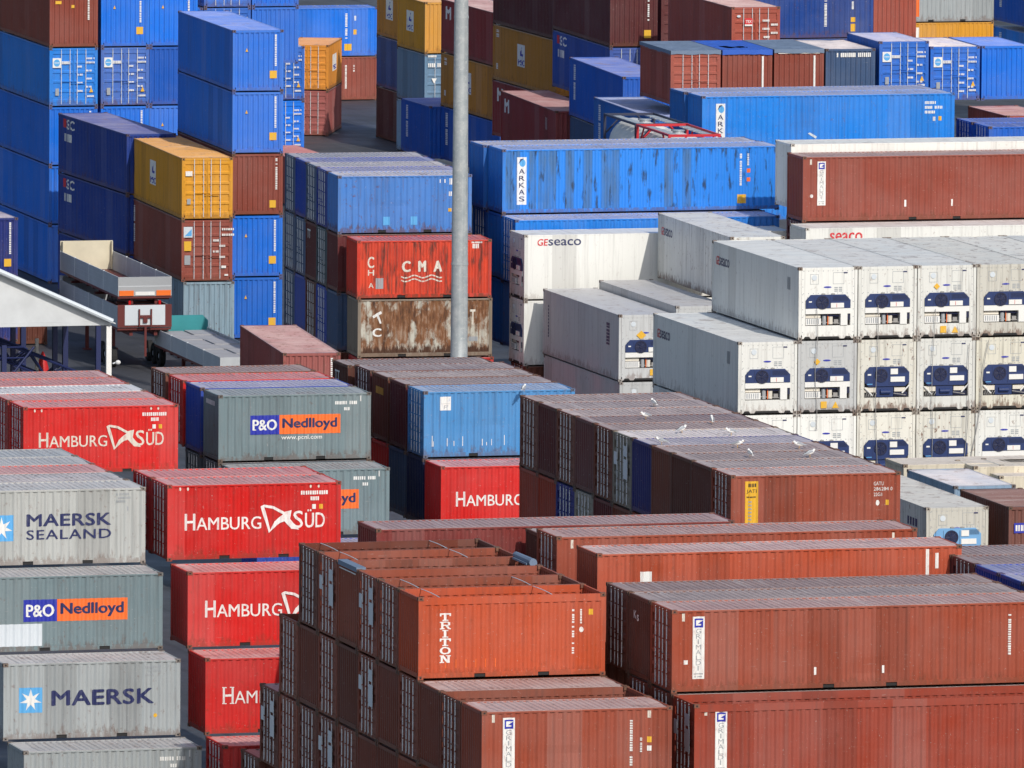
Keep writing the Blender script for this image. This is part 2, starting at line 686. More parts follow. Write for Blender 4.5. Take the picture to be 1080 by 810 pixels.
def mesh_door(H, k):
    """door leaf k (0 = seen left from outside), at the x = 0 end"""
    ya, yb = (W / 2 + .006, W - .122) if k == 0 else (.122, W / 2 - .006)
    z0, z1 = .205, H - .13
    b = MB()
    prof = [(z0, .03), (z0 + .1, .03)]
    n = 5
    hgt = (z1 - z0 - .2) / n
    for i in range(n):
        a = z0 + .1 + i * hgt
        prof += [(a + .03, .03), (a + .07, .066), (a + hgt - .11, .066), (a + hgt - .07, .03)]
    prof += [(z1 - .1, .03), (z1, .03)]
    b.sheet([[(d, ya + .05, z) for z, d in prof], [(d, yb - .05, z) for z, d in prof]], 'paint')
    b.box(.018, .05, ya, ya + .05, z0, z1, 'paint')
    b.box(.018, .05, yb - .05, yb, z0, z1, 'paint')
    for i in range(4):      # hinges on the outer edge
        zz = z0 + .25 + i * (z1 - z0 - .5) / 3
        yy = yb if k == 0 else ya
        b.box(.004, .03, yy - .06, yy + .06, zz - .05, zz + .05, 'paint')
    return b.mesh('door')


def mesh_bar(H, k, i):
    ya, yb = (W / 2 + .006, W - .122) if k == 0 else (.122, W / 2 - .006)
    w = yb - ya
    y = ya + w * ((.16, .56)[i] if k == 0 else (.44, .84)[i])
    b = MB()
    b.tube((.006, y, .10), (.006, y, H - .06), .019, 'steel', 8)
    for z in (.12, .55, .95, 1.6, 2.05, H - .10):
        b.box(-.010, .035, y - .035, y + .035, z - .022, z + .022, 'paint')
    b.box(-.02, .004, y - (.42 if k == 0 else -.05), y + (-.05 if k == 0 else .42), 1.12 + .1 * i, 1.15 + .1 * i, 'paint')
    return b.mesh('locking_bar')


def mesh_pocket(c):  # dark filler that paints the shade inside a fork pocket
    b = MB()
    b.box(c - .18, c + .18, .045, .09, .052, .163, 'dark')
    return b.mesh('fork_pocket_shade')


def mesh_bows(L, H, mat):
    b = MB()
    for i in (1, 4):
        x = L * i / 5 - .5
        pts = [(x, .08 + (W - .16) * t / 8, H - .03 + .02 * math.sin(math.pi * t / 8)) for t in range(9)]
        for p, q in zip(pts, pts[1:]):
            b.tube(p, q, .014, mat, 6)
    return b.mesh('roof_bow')


def mesh_tarp(L, H, mat, over, hole=None):
    """taut cover over an open top, hanging over the near rails"""
    r = random.Random(int(L * 10) + int(over * 100))
    b = MB()
    nx, ny = 24, 12
    rows = []
    for j in range(ny + 1):
        row = []
        for i in range(nx + 1):
            x = -.02 + (L + .04) * i / nx
            y = -.02 + (W + .04) * j / ny
            e = min(j, ny - j, i, nx - i)
            z = H + .012 + (0 if e == 0 else r.uniform(-.05, .02))
            row.append((x, y, z))
        rows.append(row)
    n, w = len(b.v), nx + 1
    for rr in rows:
        b.v.extend(rr)
    s = b.slot(mat)
    for j in range(ny):
        for i in range(nx):
            if hole and hole[0] <= i <= hole[1] and hole[2] <= j <= hole[3]:
                continue
            b.f.append((n + j * w + i, n + j * w + i + 1, n + (j + 1) * w + i + 1, n + (j + 1) * w + i))
            b.mi.append(s)
    for far in (0, 1):      # hanging skirts
        y = -.022 if not far else W + .022
        b.sheet([[(-.02 + (L + .04) * i / nx, y, H + .012) for i in range(nx + 1)],
                 [(-.02 + (L + .04) * i / nx, y + r.uniform(-.01, .01), H - over + r.uniform(-.03, .03)) for i in range(nx + 1)]], mat)
    b.sheet([[(-.024, W * i / 8, H + .012) for i in range(9)], [(-.024 + r.uniform(-.008, .004), W * i / 8, H - over + r.uniform(-.03, .03)) for i in range(9)]], mat)
    return b.mesh('tarpaulin')


def mesh_rolled_tarp(L, H, k):
    b = MB()
    if k == 0:
        b.box(-.012, .30, .05, W - .05, H - .10, H + .05, 'tarp_grey')
    else:
        b.tube((L - .25, .05, H + .07), (L - .25, W - .3, H + .08), .13, 'tarp_grey', 10, .11)
        b.box(L - .42, L - .05, .3, W - .5, H - .03, H + .03, 'tarp_grey')
    return b.mesh('rolled_tarpaulin')


# ---------------------------------------------------------------- lettering
FONT = bpy.data.curves.new('font_probe', 'FONT').font if False else None


def glyphs(body, bold=0.0, space=1.0):
    def build():
        cu = bpy.data.curves.new('lettering', 'FONT')
        cu.body = body
        cu.size = 1.0
        cu.offset = bold
        cu.space_character = space
        cu.resolution_u = 3
        ob = bpy.data.objects.new('lettering', cu)
        COL.objects.link(ob)
        dg = bpy.context.evaluated_depsgraph_get()
        me = bpy.data.meshes.new_from_object(ob.evaluated_get(dg))
        vs = [(v.co.x, v.co.y) for v in me.vertices]
        fs = [tuple(p.vertices) for p in me.polygons]
        bpy.data.objects.remove(ob)
        bpy.data.curves.remove(cu)
        bpy.data.meshes.remove(me)
        return vs, fs
    return cached(('glyph', body, bold, space), build)


class Ink:
    """flat marks in (u, v) seen from outside; grouped by colour and laid on the panel"""
    def __init__(self):
        self.parts = {}

    def add(self, mat, vs, fs):
        V, F = self.parts.setdefault(mat, ([], []))
        n = len(V)
        self.k = getattr(self, 'k', 0) + 1
        V.extend((p[0], p[1], (self.k % 12) * .0004) for p in vs)
        F.extend(tuple(n + i for i in f) for f in fs)

    def poly(self, mat, pts):
        self.add(mat, list(pts), [tuple(range(len(pts)))])

    def rect(self, mat, u0, u1, v0, v1):
        self.poly(mat, [(u0, v0), (u1, v0), (u1, v1), (u0, v1)])

    def disc(self, mat, u, v, ru, rv, n=20):
        self.poly(mat, [(u + ru * math.cos(2 * math.pi * i / n), v + rv * math.sin(2 * math.pi * i / n)) for i in range(n)])

    def text(self, mat, body, u0, u1, v0, v1, bold=.02, space=1.0, slant=0.0):
        """fit the word exactly into the box"""
        vs, fs = glyphs(body, 0.0, space)
        xs = [p[0] for p in vs]
        ys = [p[1] for p in vs]
        ax, bx, ay, by = min(xs), max(xs), min(ys), max(ys)
        d = bold * (v1 - v0) * 1.1
        u0, u1, v0, v1 = u0 + d, u1 - d, v0 + d * .6, v1 - d * .6
        out = [(u0 + (x - ax) / (bx - ax) * (u1 - u0) + slant * (y - ay) / (by - ay) * (v1 - v0),
                v0 + (y - ay) / (by - ay) * (v1 - v0)) for x, y in vs]
        shifts = [(0, 0)] if d < .002 else [(0, 0), (d, 0), (-d, 0), (d * .5, d * .6), (-d * .5, -d * .6)]
        for sx, sy in shifts:       # heavier strokes: the same outline laid again a hair beside it
            self.add(mat, [(p[0] + sx, p[1] + sy) for p in out], fs)

    def stack(self, mat, word, u0, u1, vtop, vbot, bold=.02, gap=.14):
        h = (vtop - vbot) / len(word)
        for i, ch in enumerate(word):
            a = vtop - i * h
            if ch == 'I':
                c = (u0 + u1) / 2
                w = (u1 - u0)
                self.rect(mat, c - w * .12, c + w * .12, a - h * (1 - gap), a)
            else:
                self.text(mat, ch, u0, u1, a - h * (1 - gap), a, bold)

    def bars(self, mat, u, v, w, h, n, rr, vertical=False):
        """a row or column of unreadably small characters"""
        t = 0.0
        ln = h if vertical else w
        n = int(n * 1.7) + 1
        step = ln / n
        for i in range(n):
            if rr.random() < .07:
                continue
            k = step * rr.uniform(.6, .85)
            if vertical:
                self.rect(mat, u, u + w, v - i * step - k, v - i * step)
            else:
                self.rect(mat, u + i * step, u + i * step + k, v - h, v)


def slab_letters():
    """blocky slab letters T R I O N on a 1 x 1 cell"""
    t = .2
    def rects(*rs):
        return [[(a, c), (b, c), (b, d), (a, d)] for a, b, c, d in rs]
    D = {}
    D['T'] = rects((.39, .61, 0, 1), (0, 1, .82, 1), (0, .14, .62, .82), (.86, 1, .62, .82), (.24, .76, 0, .14))
    D['I'] = rects((.39, .61, 0, 1), (.24, .76, 0, .14), (.24, .76, .86, 1))
    D['O'] = []
    for i in range(20):
        a0, a1 = 2 * math.pi * i / 20, 2 * math.pi * (i + 1) / 20
        D['O'].append([(.5 + .5 * math.cos(a0), .5 + .5 * math.sin(a0)), (.5 + .5 * math.cos(a1), .5 + .5 * math.sin(a1)),
                       (.5 + .28 * math.cos(a1), .5 + .33 * math.sin(a1)), (.5 + .28 * math.cos(a0), .5 + .33 * math.sin(a0))])
    D['R'] = rects((.12, .34, 0, 1), (0, .45, 0, .13), (0, .3, .87, 1), (.3, .8, .87, 1), (.3, .8, .45, .58), (.72, .92, .52, .93), (.78, 1, 0, .13)) + [[(.5, .5), (.7, .5), (.96, 0), (.74, 0)]]
    D['N'] = rects((.1, .3, 0, 1), (.7, .9, 0, 1), (0, .42, 0, .13), (0, .3, .87, 1), (.58, 1, .87, 1)) + [[(.12, 1), (.36, 1), (.9, 0), (.66, 0)]]
    return D


SLAB = slab_letters()


def lay_ink(ink, place, folds, proud=.004):
    """one mesh per colour, cut along the folds of the panel and pressed on to it"""
    res = []
    for mat, (V, F) in ink.parts.items():
        bm = bmesh.new()
        vs = [bm.verts.new((u, v, w)) for u, v, w in V]
        bm.verts.ensure_lookup_table()
        for f in F:
            try:
                bm.faces.new([vs[i] for i in f])
            except ValueError:
                pass
        if folds:
            lo, hi = min(p[0] for p in V), max(p[0] for p in V)
            for x in folds:
                if lo < x < hi:
                    bmesh.ops.bisect_plane(bm, geom=bm.verts[:] + bm.edges[:] + bm.faces[:], plane_co=(x, 0, 0), plane_no=(1, 0, 0))
        for v in bm.verts:
            v.co = place(v.co.x, v.co.y, v.co.z)
        me = bpy.data.meshes.new('lettering')
        bm.to_mesh(me)
        bm.free()
        me.materials.append(M[mat])
        res.append(me)
    return res

# ---------------------------------------------------------------- what is written and drawn on the containers
def flag(ink, u0, v0, w, h, ring='m_white'):
    """the waving pennant emblem between the two words"""
    def P(x, y):
        return (u0 + x * w, v0 + y * h)
    ink.poly(ring, [P(0, .93), P(.10, .99), P(.34, .93), P(.62, .72), P(.58, .64), P(.32, .84), P(.10, .90)])
    ink.poly(ring, [P(0, .93), P(.10, .90), P(.26, .10), P(.22, .0)])
    ink.poly(ring, [P(.22, 0), P(.26, .10), P(.36, .40), P(.52, .56), P(.62, .44), P(.40, .24)])
    ink.poly(ring, [P(.36, .40), P(.58, .64), P(.62, .72), P(.80, .78), P(.76, .48), P(.62, .40), P(.40, .30)])
    ink.poly(ring, [P(.62, .40), P(.76, .48), P(1.0, .10), P(.80, .13)])


def star_square(ink, u0, v0, s):
    ink.rect('m_sky', u0, u0 + s, v0, v0 + s)
    c = (u0 + s / 2, v0 + s / 2)
    INKTOP.append((c, s))


INKTOP = []


def star(ink, c, s):
    pts = []
    for i in range(14):
        r = s * (.44 if i % 2 == 0 else .17)
        a = math.pi / 2 + 2 * math.pi * i / 14
        pts.append((c[0] + r * math.cos(a), c[1] + r * math.sin(a)))
    for i in range(0, 14, 2):
        ink.add('m_white', [c, pts[i - 1], pts[i], pts[i + 1]], [(0, 1, 2, 3)])


def letter_strip(ink, L, H, u0, word, u1=None, top=.26, bot=2.15, serif=False):
    u1 = u1 or u0 + .37
    ink.rect('m_white', u0, u1, H - bot, H - top)


def draw(name, H, L, rr):
    """returns layers (each a set of marks); later layers lie 2 mm further out"""
    A, B = Ink(), Ink()
    if name == 'maersk':
        A.rect('m_sky', .55, 1.34, .92, 1.76)
        star(B, (.945, 1.34), .86)
        A.text('m_navy', 'MAERSK', 1.65, 5.15, 1.12, 1.65, .045, 1.05)
        A.bars('m_grey', 4.85, 2.38, .6, .07, 5, rr)
        A.bars('m_grey', 4.9, 2.26, .5, .07, 5, rr)
        A.bars('m_grey', 4.85, 2.12, .3, .06, 3, rr)
        A.disc('m_yellow', 5.2, .72, .07, .07, 10)
    elif name == 'maersksea':
        A.rect('m_sky', .68, 1.5, .86, 1.74)
        star(B, (1.09, 1.30), .88)
        A.text('m_navy', 'MAERSK', 1.95, 4.87, 1.33, 1.76, .045, 1.05)
        A.text('m_navy', 'SEALAND', 1.95, 4.87, .89, 1.22, .022, 1.1)
        for k in range(3):
            A.bars('m_grey', 5.05, 2.40 - .12 * k, (.45, .5, .3)[k], .07, 5, rr)
        A.bars('m_grey', 5.42, 1.95, .12, .15, 1, rr)
    elif name == 'pno':
        A.rect('m_blue', 1.27, 2.42, 1.04, 1.78)
        A.rect('m_orange', 2.42, 4.84, 1.04, 1.78)
        B.text('m_white', 'P&O', 1.36, 2.33, 1.20, 1.62, .035)
        B.text('m_navy', 'Nedlloyd', 2.54, 4.72, 1.16, 1.65, .038)
        for t in (1.40, 1.64):       # small serifs of the white word
            B.rect('m_white', t, t + .10, 1.20, 1.24)
    elif name == 'patch':
        A.rect('m_pale', .12, 1.92, .22, .97)
    elif name == 'www':
        A.text('m_white', 'www.pcnl.com', 2.50, 4.12, .78, 1.0, .012)
    elif name == 'codes':
        A.bars('m_white', 4.55, H - .32, .98, .13, 7, rr)
        A.bars('m_white', 4.92, H - .56, .3, .12, 2, rr)
        A.bars('m_white', 5.62, H - .12, .05, .22, 1, rr)
    elif name in ('hs', 'hsold', 'hsserif'):
        mt = 'm_cream' if name == 'hsold' else 'm_white'
        bd = .0 if name == 'hsserif' else .012
        A.text(mt, 'H', .62, .98, 1.03, 1.60, bd)
        A.text(mt, 'AMBURG', 1.02, 3.28, 1.03, 1.46, bd)
        if name == 'hsserif':
            for u in (.60, .86):
                for v in (1.03, 1.57):
                    A.rect(mt, u, u + .14, v, v + .03)
        flag(A, 3.25, .88, 1.35, .98, mt)
        A.text(mt, 'S', 4.40, 4.74, 1.03, 1.62, bd)
        A.text(mt, '\u00dcD', 4.80, 5.50, 1.03, 1.66, bd)
    elif name == 'hscode':
        A.bars('m_white', 4.66, H - .30, .95, .13, 7, rr)
        A.bars('m_white', 5.0, H - .50, .32, .13, 2, rr)
        A.rect('m_white', 5.05, 5.18, H - .92, H - .76)
        A.rect('m_yellow', 5.30, 5.42, H - .92, H - .76)
        for u in (.45, .72, 5.0, 5.28):
            A.disc('m_cream', u, H - .15, .035, .06, 8)
    elif name == 'triton':
        h = (2.10 - .52) / 6
        for i, ch in enumerate('TRITON'):
            v1 = H - .52 - i * h
            for p in SLAB[ch]:
                A.poly('m_white', [(.70 + x * .36, v1 - h * .9 + y * h * .9) for x, y in p])
    elif name == 'tricode':
        A.bars('m_white', 4.98, H - .50, .07, 1.42, 11, rr, True)
        A.bars('m_white', 5.24, H - .50, .06, .46, 5, rr, True)
        A.disc('m_white', 5.28, H - 1.14, .07, .09, 8)
        A.rect('m_yellow', 5.52, 5.65, H - .68, H - .50)
        for k in range(6):
            A.rect('m_orange', .9 + .32 * k, .92 + .32 * k, .35, .62)
    elif name in ('grimaldi', 'grimaldi40'):
        u0, u1 = .68, 1.06
        A.rect('m_white', u0, u1, H - 2.16, H - .22)
        A.rect('m_cream', .34, .42, H - .36, H - .12)
        c = (u0 + u1) / 2
        B.rect('m_blue', c - .14, c - .09, H - .54, H - .28)
        B.rect('m_blue', c - .14, c + .14, H - .33, H - .28)
        B.rect('m_blue', c - .14, c + .14, H - .56, H - .50)
        B.rect('m_blue', c + .08, c + .14, H - .54, H - .40)
        B.poly('m_blue', [(c - .02, H - .45), (c + .14, H - .33), (c + .14, H - .42), (c + .06, H - .45)])
        B.stack('m_grey', 'GRIMALDI', c - .085, c + .085, H - .60, H - 1.92, .0, .12)
        B.bars('m_grey', u0 + .04, H - 1.98, .30, .04, 4, rr)
        B.bars('m_grey', u0 + .06, H - 2.07, .26, .04, 4, rr)
        if name == 'grimaldi40':
            A.rect('m_white', .40, .53, H - 1.70, H - 1.57)
            for k in (4.6, 6.8):
                A.rect('m_white', k, k + .08, .46, .70)
            A.bars('m_white', 10.9, H - .40, .09, 1.35, 10, rr, True)
    elif name == 'grcode':
        A.bars('m_white', 4.72, H - .40, .08, 1.42, 11, rr, True)
        A.bars('m_white', 5.04, H - .95, .06, .46, 5, rr, True)
        A.rect('m_yellow', 5.27, 5.40, H - 1.10, H - .92)
        A.rect('m_cream', 5.28, 5.38, H - .34, H - .12)
        A.rect('m_white', 5.27, 5.40, H - 1.36, H - 1.20)
    elif name == 'grfar':
        for k in (4.7, 6.85):
            A.rect('m_white', k, k + .09, .62, .92)
        A.disc('m_white', .42, 1.15, .07, .08, 8)
    elif name == 'redc':
        A.rect('m_white', 1.45, 1.82, H - 1.35, H - .62)
        A.rect('m_white', 10.98, 11.1, H - 1.5, H - .12)
        A.rect('m_white', 11.30, 11.42, H - .75, H - .25)
    elif name == 'tag':
        A.rect('m_cream', .48, .58, H - .40, H - .12)
        A.rect('m_cream', 11.35, 11.43, H - .42, H - .14)
    elif name == 'plate':
        A.rect('m_white', .66, 1.10, H - .75, H - .22)
        B.rect('m_grey', .70, 1.06, H - .50, H - .49)
        B.text('m_grey', "F'", .82, .98, H - .70, H - .55, .01)
        for k in range(9):
            u = rr.uniform(.3, 4)
            A.rect('m_white', u, u + .025, .45, .45 + rr.uniform(.1, .5))
    elif name == 'gatu':
        A.rect('m_yellow', .52, .98, .25, H - .22)
        B.bars('m_black', .58, H - .30, .34, .12, 3, rr)
        B.text('m_black', 'JATI', .57, .93, H - .66, H - .50, .01)
        B.bars('m_black', .58, H - .74, .34, .05, 4, rr)
        for k in range(9):
            B.bars('m_grey', .64, H - .9 - .12 * k, .12, .06, 1, rr)
        A.text('m_white', 'GATU', 5.10, 5.46, H - .46, H - .33, .01)
        A.text('m_white', '286284 0', 5.10, 5.78, H - .64, H - .52, .01)
        A.text('m_white', '22G1', 5.10, 5.40, H - .83, H - .71, .01)
        A.disc('m_white', 5.25, H - 1.06, .07, .1, 8)
        A.rect('m_yellow', 5.54, 5.64, H - 1.14, H - .96)
    elif name == 'arkas':
        u0, u1 = .68, 1.13
        A.rect('m_white', u0, u1, H - 2.48, H - .36)
        c = (u0 + u1) / 2
        B.disc('m_sky', c + .03, H - .62, .14, .17, 16)
        B.poly('m_navy', [(c - .16, H - .66), (c - .06, H - .44), (c + .10, H - .42), (c - .02, H - .52)])
        B.stack('m_navy', 'ARKAS', c - .13, c + .13, H - .88, H - 2.42, .018, .28)
    elif name == 'arkasend':
        A.bars('m_white', 11.0, H - .35, .10, 1.45, 10, rr, True)
        A.bars('m_white', 11.35, H - .35, .09, .55, 4, rr, True)
        for k in range(2):
            A.rect('m_orange', 11.33, 11.5, H - 1.2 - .4 * k, H - 1.02 - .4 * k)
        A.rect('m_yellow', 10.9, 11.3, .32, .72)
    elif name == 'arkascode':
        for k in range(3):
            A.bars('m_white', 10.75, H - .38 - .22 * k, (.55, .95, .5)[k], .13, (4, 7, 4)[k], rr)
        A.bars('m_white', 11.15, H - 1.1, .12, .2, 1, rr)
        A.rect('m_yellow', 11.42, 11.56, H - 1.28, H - 1.08)
        A.poly('m_pale', [(5.1, 1.1), (5.5, .85), (5.55, .95), (5.2, 1.15)])
    elif name == 'bluecode':
        A.bars('m_white', 4.6, H - .2, .28, .16, 2, rr)
        A.bars('m_white', 4.98, H - .16, .24, .28, 2, rr)
        A.bars('m_white', 5.02, H - .75, .14, .2, 1, rr)
        A.rect('m_yellow', 5.0, 5.14, .95, 1.1)
        for u in (2.05, 3.3):
            A.rect('m_sky', u, u + .3, .38, .75)
    elif name == 'cma':
        A.text('m_cream', 'C', .48, .78, H - 1.22, H - .72, .03)
        A.text('m_cream', 'H', .50, .78, H - 1.55, H - 1.30, .03)
        A.text('m_cream', 'A', .54, .76, H - 2.1, H - 1.88, .02)
        A.text('m_cream', 'C', 2.02, 2.42, H - 1.42, H - .92, .055)
        A.text('m_cream', 'M', 2.76, 3.12, H - 1.42, H - .92, .055)
        A.text('m_cream', 'A', 3.44, 3.84, H - 1.42, H - .92, .055)
        for k in range(2):
            for i in range(12):
                u = 2.0 + i * .155
                v = H - 1.62 - .16 * k - .06 * math.sin(i * 1.25)
                v2 = H - 1.62 - .16 * k - .06 * math.sin((i + .8) * 1.25)
                A.poly('m_cream', [(u, v - .03), (u + .13, v2 - .03), (u + .13, v2 + .03), (u, v + .03)])
        A.rect('m_grey', .86, 1.2, .45, .92)
        A.bars('m_white', 5.15, H - .1, .5, .07, 4, rr)
        A.bars('m_white', 5.2, H - .2, .3, .2, 2, rr)
    elif name == 'tg':
        A.poly('m_white', [(.66, H - .74), (1.04, H - .52), (1.10, H - .62), (.72, H - .84)])
        A.poly('m_white', [(.84, H - .70), (1.0, H - 1.08), (1.08, H - 1.06), (.94, H - .68)])
        A.text('m_white', 'C', .66, 1.08, H - 1.66, H - 1.28, .05)
        A.rect('m_cream', 5.05, 5.3, H - .6, H - .5)
        A.rect('m_cream', 5.15, 5.22, H - 1.2, H - .6)
        A.rect('m_grey', 5.0, 5.4, H - 1.9, H - 1.7)
    elif name == 'gefront':
        A.text('m_red', 'GE', .58, 1.06, H - .50, H - .20, .03, 1, .12)
        A.text('m_navy', 'seaco', 1.10, 2.60, H - .50, H - .22, .025)
    elif name == 'gered':
        A.text('m_red', 'seaco', 1.1, 2.6, H - .62, H - .22, .03)
    elif name == 'geside':
        A.text('m_red', 'GE', .55, .98, H - .92, H - .56, .03, 1, .12)
        A.text('m_navy', 'seaco', 1.02, 2.45, H - .92, H - .58, .025)
        A.bars('m_grey', 10.6, H - .5, .5, .5, 3, rr)
    elif name == 'farcode':
        A.bars('m_white', 10.2, H - .35, .14, 1.6, 10, rr, True)
        A.bars('m_white', 10.75, H - .35, .12, .5, 4, rr, True)
        A.rect('m_yellow', 10.15, 10.6, .35, .75)
        A.rect('m_yellow', 10.7, 10.9, H - 1.6, H - 1.3)
    elif name == 'farcode2':
        A.bars('m_white', 10.2, H - .5, .12, 1.4, 10, rr, True)
        A.bars('m_white', 10.7, H - .5, .1, .4, 4, rr, True)
    elif name == 'navycode':
        A.bars('m_white', 9.5, H - .9, .14, 1.4, 10, rr, True)
        A.bars('m_white', 11.0, H - .9, .12, .5, 4, rr, True)
        A.rect('m_yellow', 10.95, 11.2, .35, .75)
        A.rect('m_yellow', 10.95, 11.2, .85, 1.1)
    elif name == 'orangestrip':
        A.rect('m_orange', .75, 1.25, .35, H - .3)
    elif name == 'mscfront':
        A.rect('m_white', .75, 1.25, 1.2, H - .3)
        B.rect('m_blue', .8, 1.2, 1.25, 1.9)
    elif name == 'mscside':
        c = L * .45
        A.rect('m_white', c - .75, c + .75, 1.05, 2.20)
        B.text('m_blue', 'MSC', c - .6, c + .6, 1.12, 1.42, .04)
        B.poly('m_blue', [(c - .25, 1.62), (c + .1, 2.1), (c + .2, 2.05), (c, 1.75), (c + .4, 1.7), (c + .3, 1.6)])
    elif name == 'mscright':
        A.rect('m_white', 2.0, 3.7, .95, 1.9)
        B.text('m_blue', 'MSC', 2.2, 3.5, 1.02, 1.3, .04)
    elif name == 'mscmark':
        A.rect('m_red', .95, 1.5, H - .62, H - .2)
        A.text('m_white', 'SC', 1.55, 3.0, H - .68, H - .2, .04)
        A.bars('m_white', .8, H - .9, 1.7, .38, 3, rr)
    elif name == 'sidecode':
        A.bars('m_white', 1.0, H - .3, .35, 1.75, 10, rr, True)
    elif name == 'smallcode':
        A.bars('m_white', .7, H - .25, .4, .4, 3, rr, True)
        A.bars('m_white', .7, .9, .3, .3, 2, rr, True)
    elif name == 'mbig':
        A.text('m_white', 'M', .9, 1.9, H - 1.05, H - .35, .05)
        A.bars('m_white', 10.8, H - .5, .5, .6, 4, rr)
    # ---- drawn on the near end (u = 0 at its left edge, 2.438 wide)
    elif name in ('jcode', 'kcode', 'kcode2', 'kcode3', 'jcode2'):
        u = {'jcode': 2.02, 'kcode': 1.94, 'kcode2': 1.92, 'kcode3': 2.2, 'jcode2': 2.08}[name]
        A.bars('m_white', u, H - .22, .09, 1.5, 10, rr, True)
        if name in ('jcode', 'kcode'):
            A.rect('m_yellow', 1.78, 2.12, .62, .98)
            A.poly('m_yellow', [(.62, 1.88), (.74, 1.88), (.68, 2.05)])
        if name == 'kcode2':
            A.rect('m_yellow', .3, .6, H - .75, H - .6)
            A.rect('m_yellow', 1.1, 1.25, H - .95, H - .8)
        if name == 'jcode2':
            A.rect('m_yellow', 1.8, 2.1, .35, .7)
    elif name == 'doorlogo':
        A.rect('m_white', .16, .58, H - .98, H - .50)
        B.disc('m_sky', .37, H - .74, .16, .18, 14)
        B.rect('m_white', .24, .5, H - .75, H - .72)
        A.bars('m_white', .62, H - .66, .40, .14, 4, rr)
        for k in range(9):
            A.bars('m_white', 1.86 if k < 2 else 1.4 + .45 * (k % 2), H - .48 - .2 * k, .42 if k < 2 else .28, .09, 4, rr)
        A.rect('m_grey', .3, .48, .55, .9)
        A.poly('m_yellow', [(2.0, .7), (2.2, .7), (2.1, .95)])
        A.bars('m_white', 1.9, .55, .36, .09, 3, rr)
    elif name == 'doortext':
        A.bars('m_white', .2, H - .05, .5, .12, 4, rr)
        A.bars('m_white', .2, H - .5, .75, .22, 4, rr)
        for u in (.4, 1.3):
            A.poly('m_white', [(u, 1.55), (u + .3, 1.55), (u + .15, 1.25)])
    elif name == 'yelend':
        A.rect('m_white', .18, .50, H - .85, H - .62)
        A.rect('m_grey', .25, .42, .72, .98)
    elif name == 'brownend':
        A.rect('m_pale', .10, .52, H - .82, H - .32)
        B.poly('m_sky', [(.14, H - .76), (.48, H - .76), (.48, H - .42)])
        A.rect('m_yellow', .12, .46, H - 1.45, H - 1.0)
        A.rect('m_grey', .14, .42, H - 2.1, H - 1.66)
        for k in range(6):
            A.bars('m_white', 1.5 + (.42 if k < 2 else .3 * (k % 2)), H - .4 - .26 * k, .6 if k < 2 else .28, .1, 4, rr)
        A.rect('m_white', 1.9, 2.12, .62, .74)
        A.rect('m_white', 2.05, 2.22, .26, .34)
    elif name == 'obar':
        A.rect('m_white', 1.93, 2.02, .3, H - .3)
    elif name == 'otext':
        A.bars('m_white', .55, H - .2, 1.7, .2, 10, rr)
    elif name == 'redsign':
        A.rect('m_red', .66, 1.04, H - .85, H - .55)
        A.rect('m_white', .66, 1.04, H - .93, H - .85)
        B.text('m_white', 'TEX', .70, 1.0, H - .78, H - .64, .02)
        for k in range(6):
            A.bars('m_white', 1.55 + .42 * (k % 2), H - .62 - .2 * k, .36, .1, 3, rr)
        A.disc('m_pale', .36, H - .45, .1, .06, 10)
    elif name == 'endsign':
        A.rect('m_blue', .22, .95, H - 1.0, H - .62)
        B.bars('m_white', .28, H - .70, .62, .22, 3, rr)
        A.rect('m_red', .2, 1.2, H - 1.7, H - 1.5)
    elif name == 'codes3':
        A.bars('m_white', 1.92, H - .1, .09, 1.5, 9, rr, True)
        A.rect('m_yellow', 1.75, 2.1, .45, .85)
    elif name == 'endK':
        A.text('m_white', 'K', .62, .92, H - .75, H - .5, .03)
        A.text('m_white', 's', .98, 1.2, H - .80, H - .6, .03)
    elif name == 'qend':
        A.bars('m_white', .4, H - .3, 1.4, .18, 8, rr)
    elif name == 'yend':
        A.bars('m_yellow', .55, H - .5, 1.2, .28, 3, rr)
    elif name == 'Kend':
        A.text('m_white', 'TT', .35, 1.1, H - .75, H - .35, .03)
    elif name == 'hazard':
        A.rect('m_yellow', .95, 1.20, .20, .47)
        A.poly('m_yellow', [(1.42, .2), (1.70, .2), (1.56, .46)])
        A.poly('m_yellow', [(.66, 2.05), (.79, 2.18), (.92, 2.05), (.79, 1.92)])
    elif name == 'hazard2':
        A.rect('m_yellow', 1.4, 1.65, .25, .52)
        A.poly('m_yellow', [(.78, 2.0), (1.0, 2.2), (1.22, 2.0), (1.0, 1.8)])
    elif name == 'codes2':
        A.bars('m_navy', .8, H - .5, .16, 1.6, 6, rr, True)
        A.bars('m_navy', 10.2, H - .5, .5, 1.0, 4, rr, True)
    elif name == 'dlogo':
        A.bars('m_navy', 9.8, H - .55, 1.3, .3, 2, rr)
        A.rect('m_navy', 10.6, 11.3, H - 1.35, H - 1.2)
    return [A, B]


END_MARKS = {'jcode', 'jcode2', 'kcode', 'kcode2', 'kcode3', 'doorlogo', 'doortext', 'yelend', 'brownend', 'obar', 'otext', 'redsign',
             'endsign', 'codes3', 'endK', 'hazard', 'hazard2', 'qend', 'yend', 'Kend'}


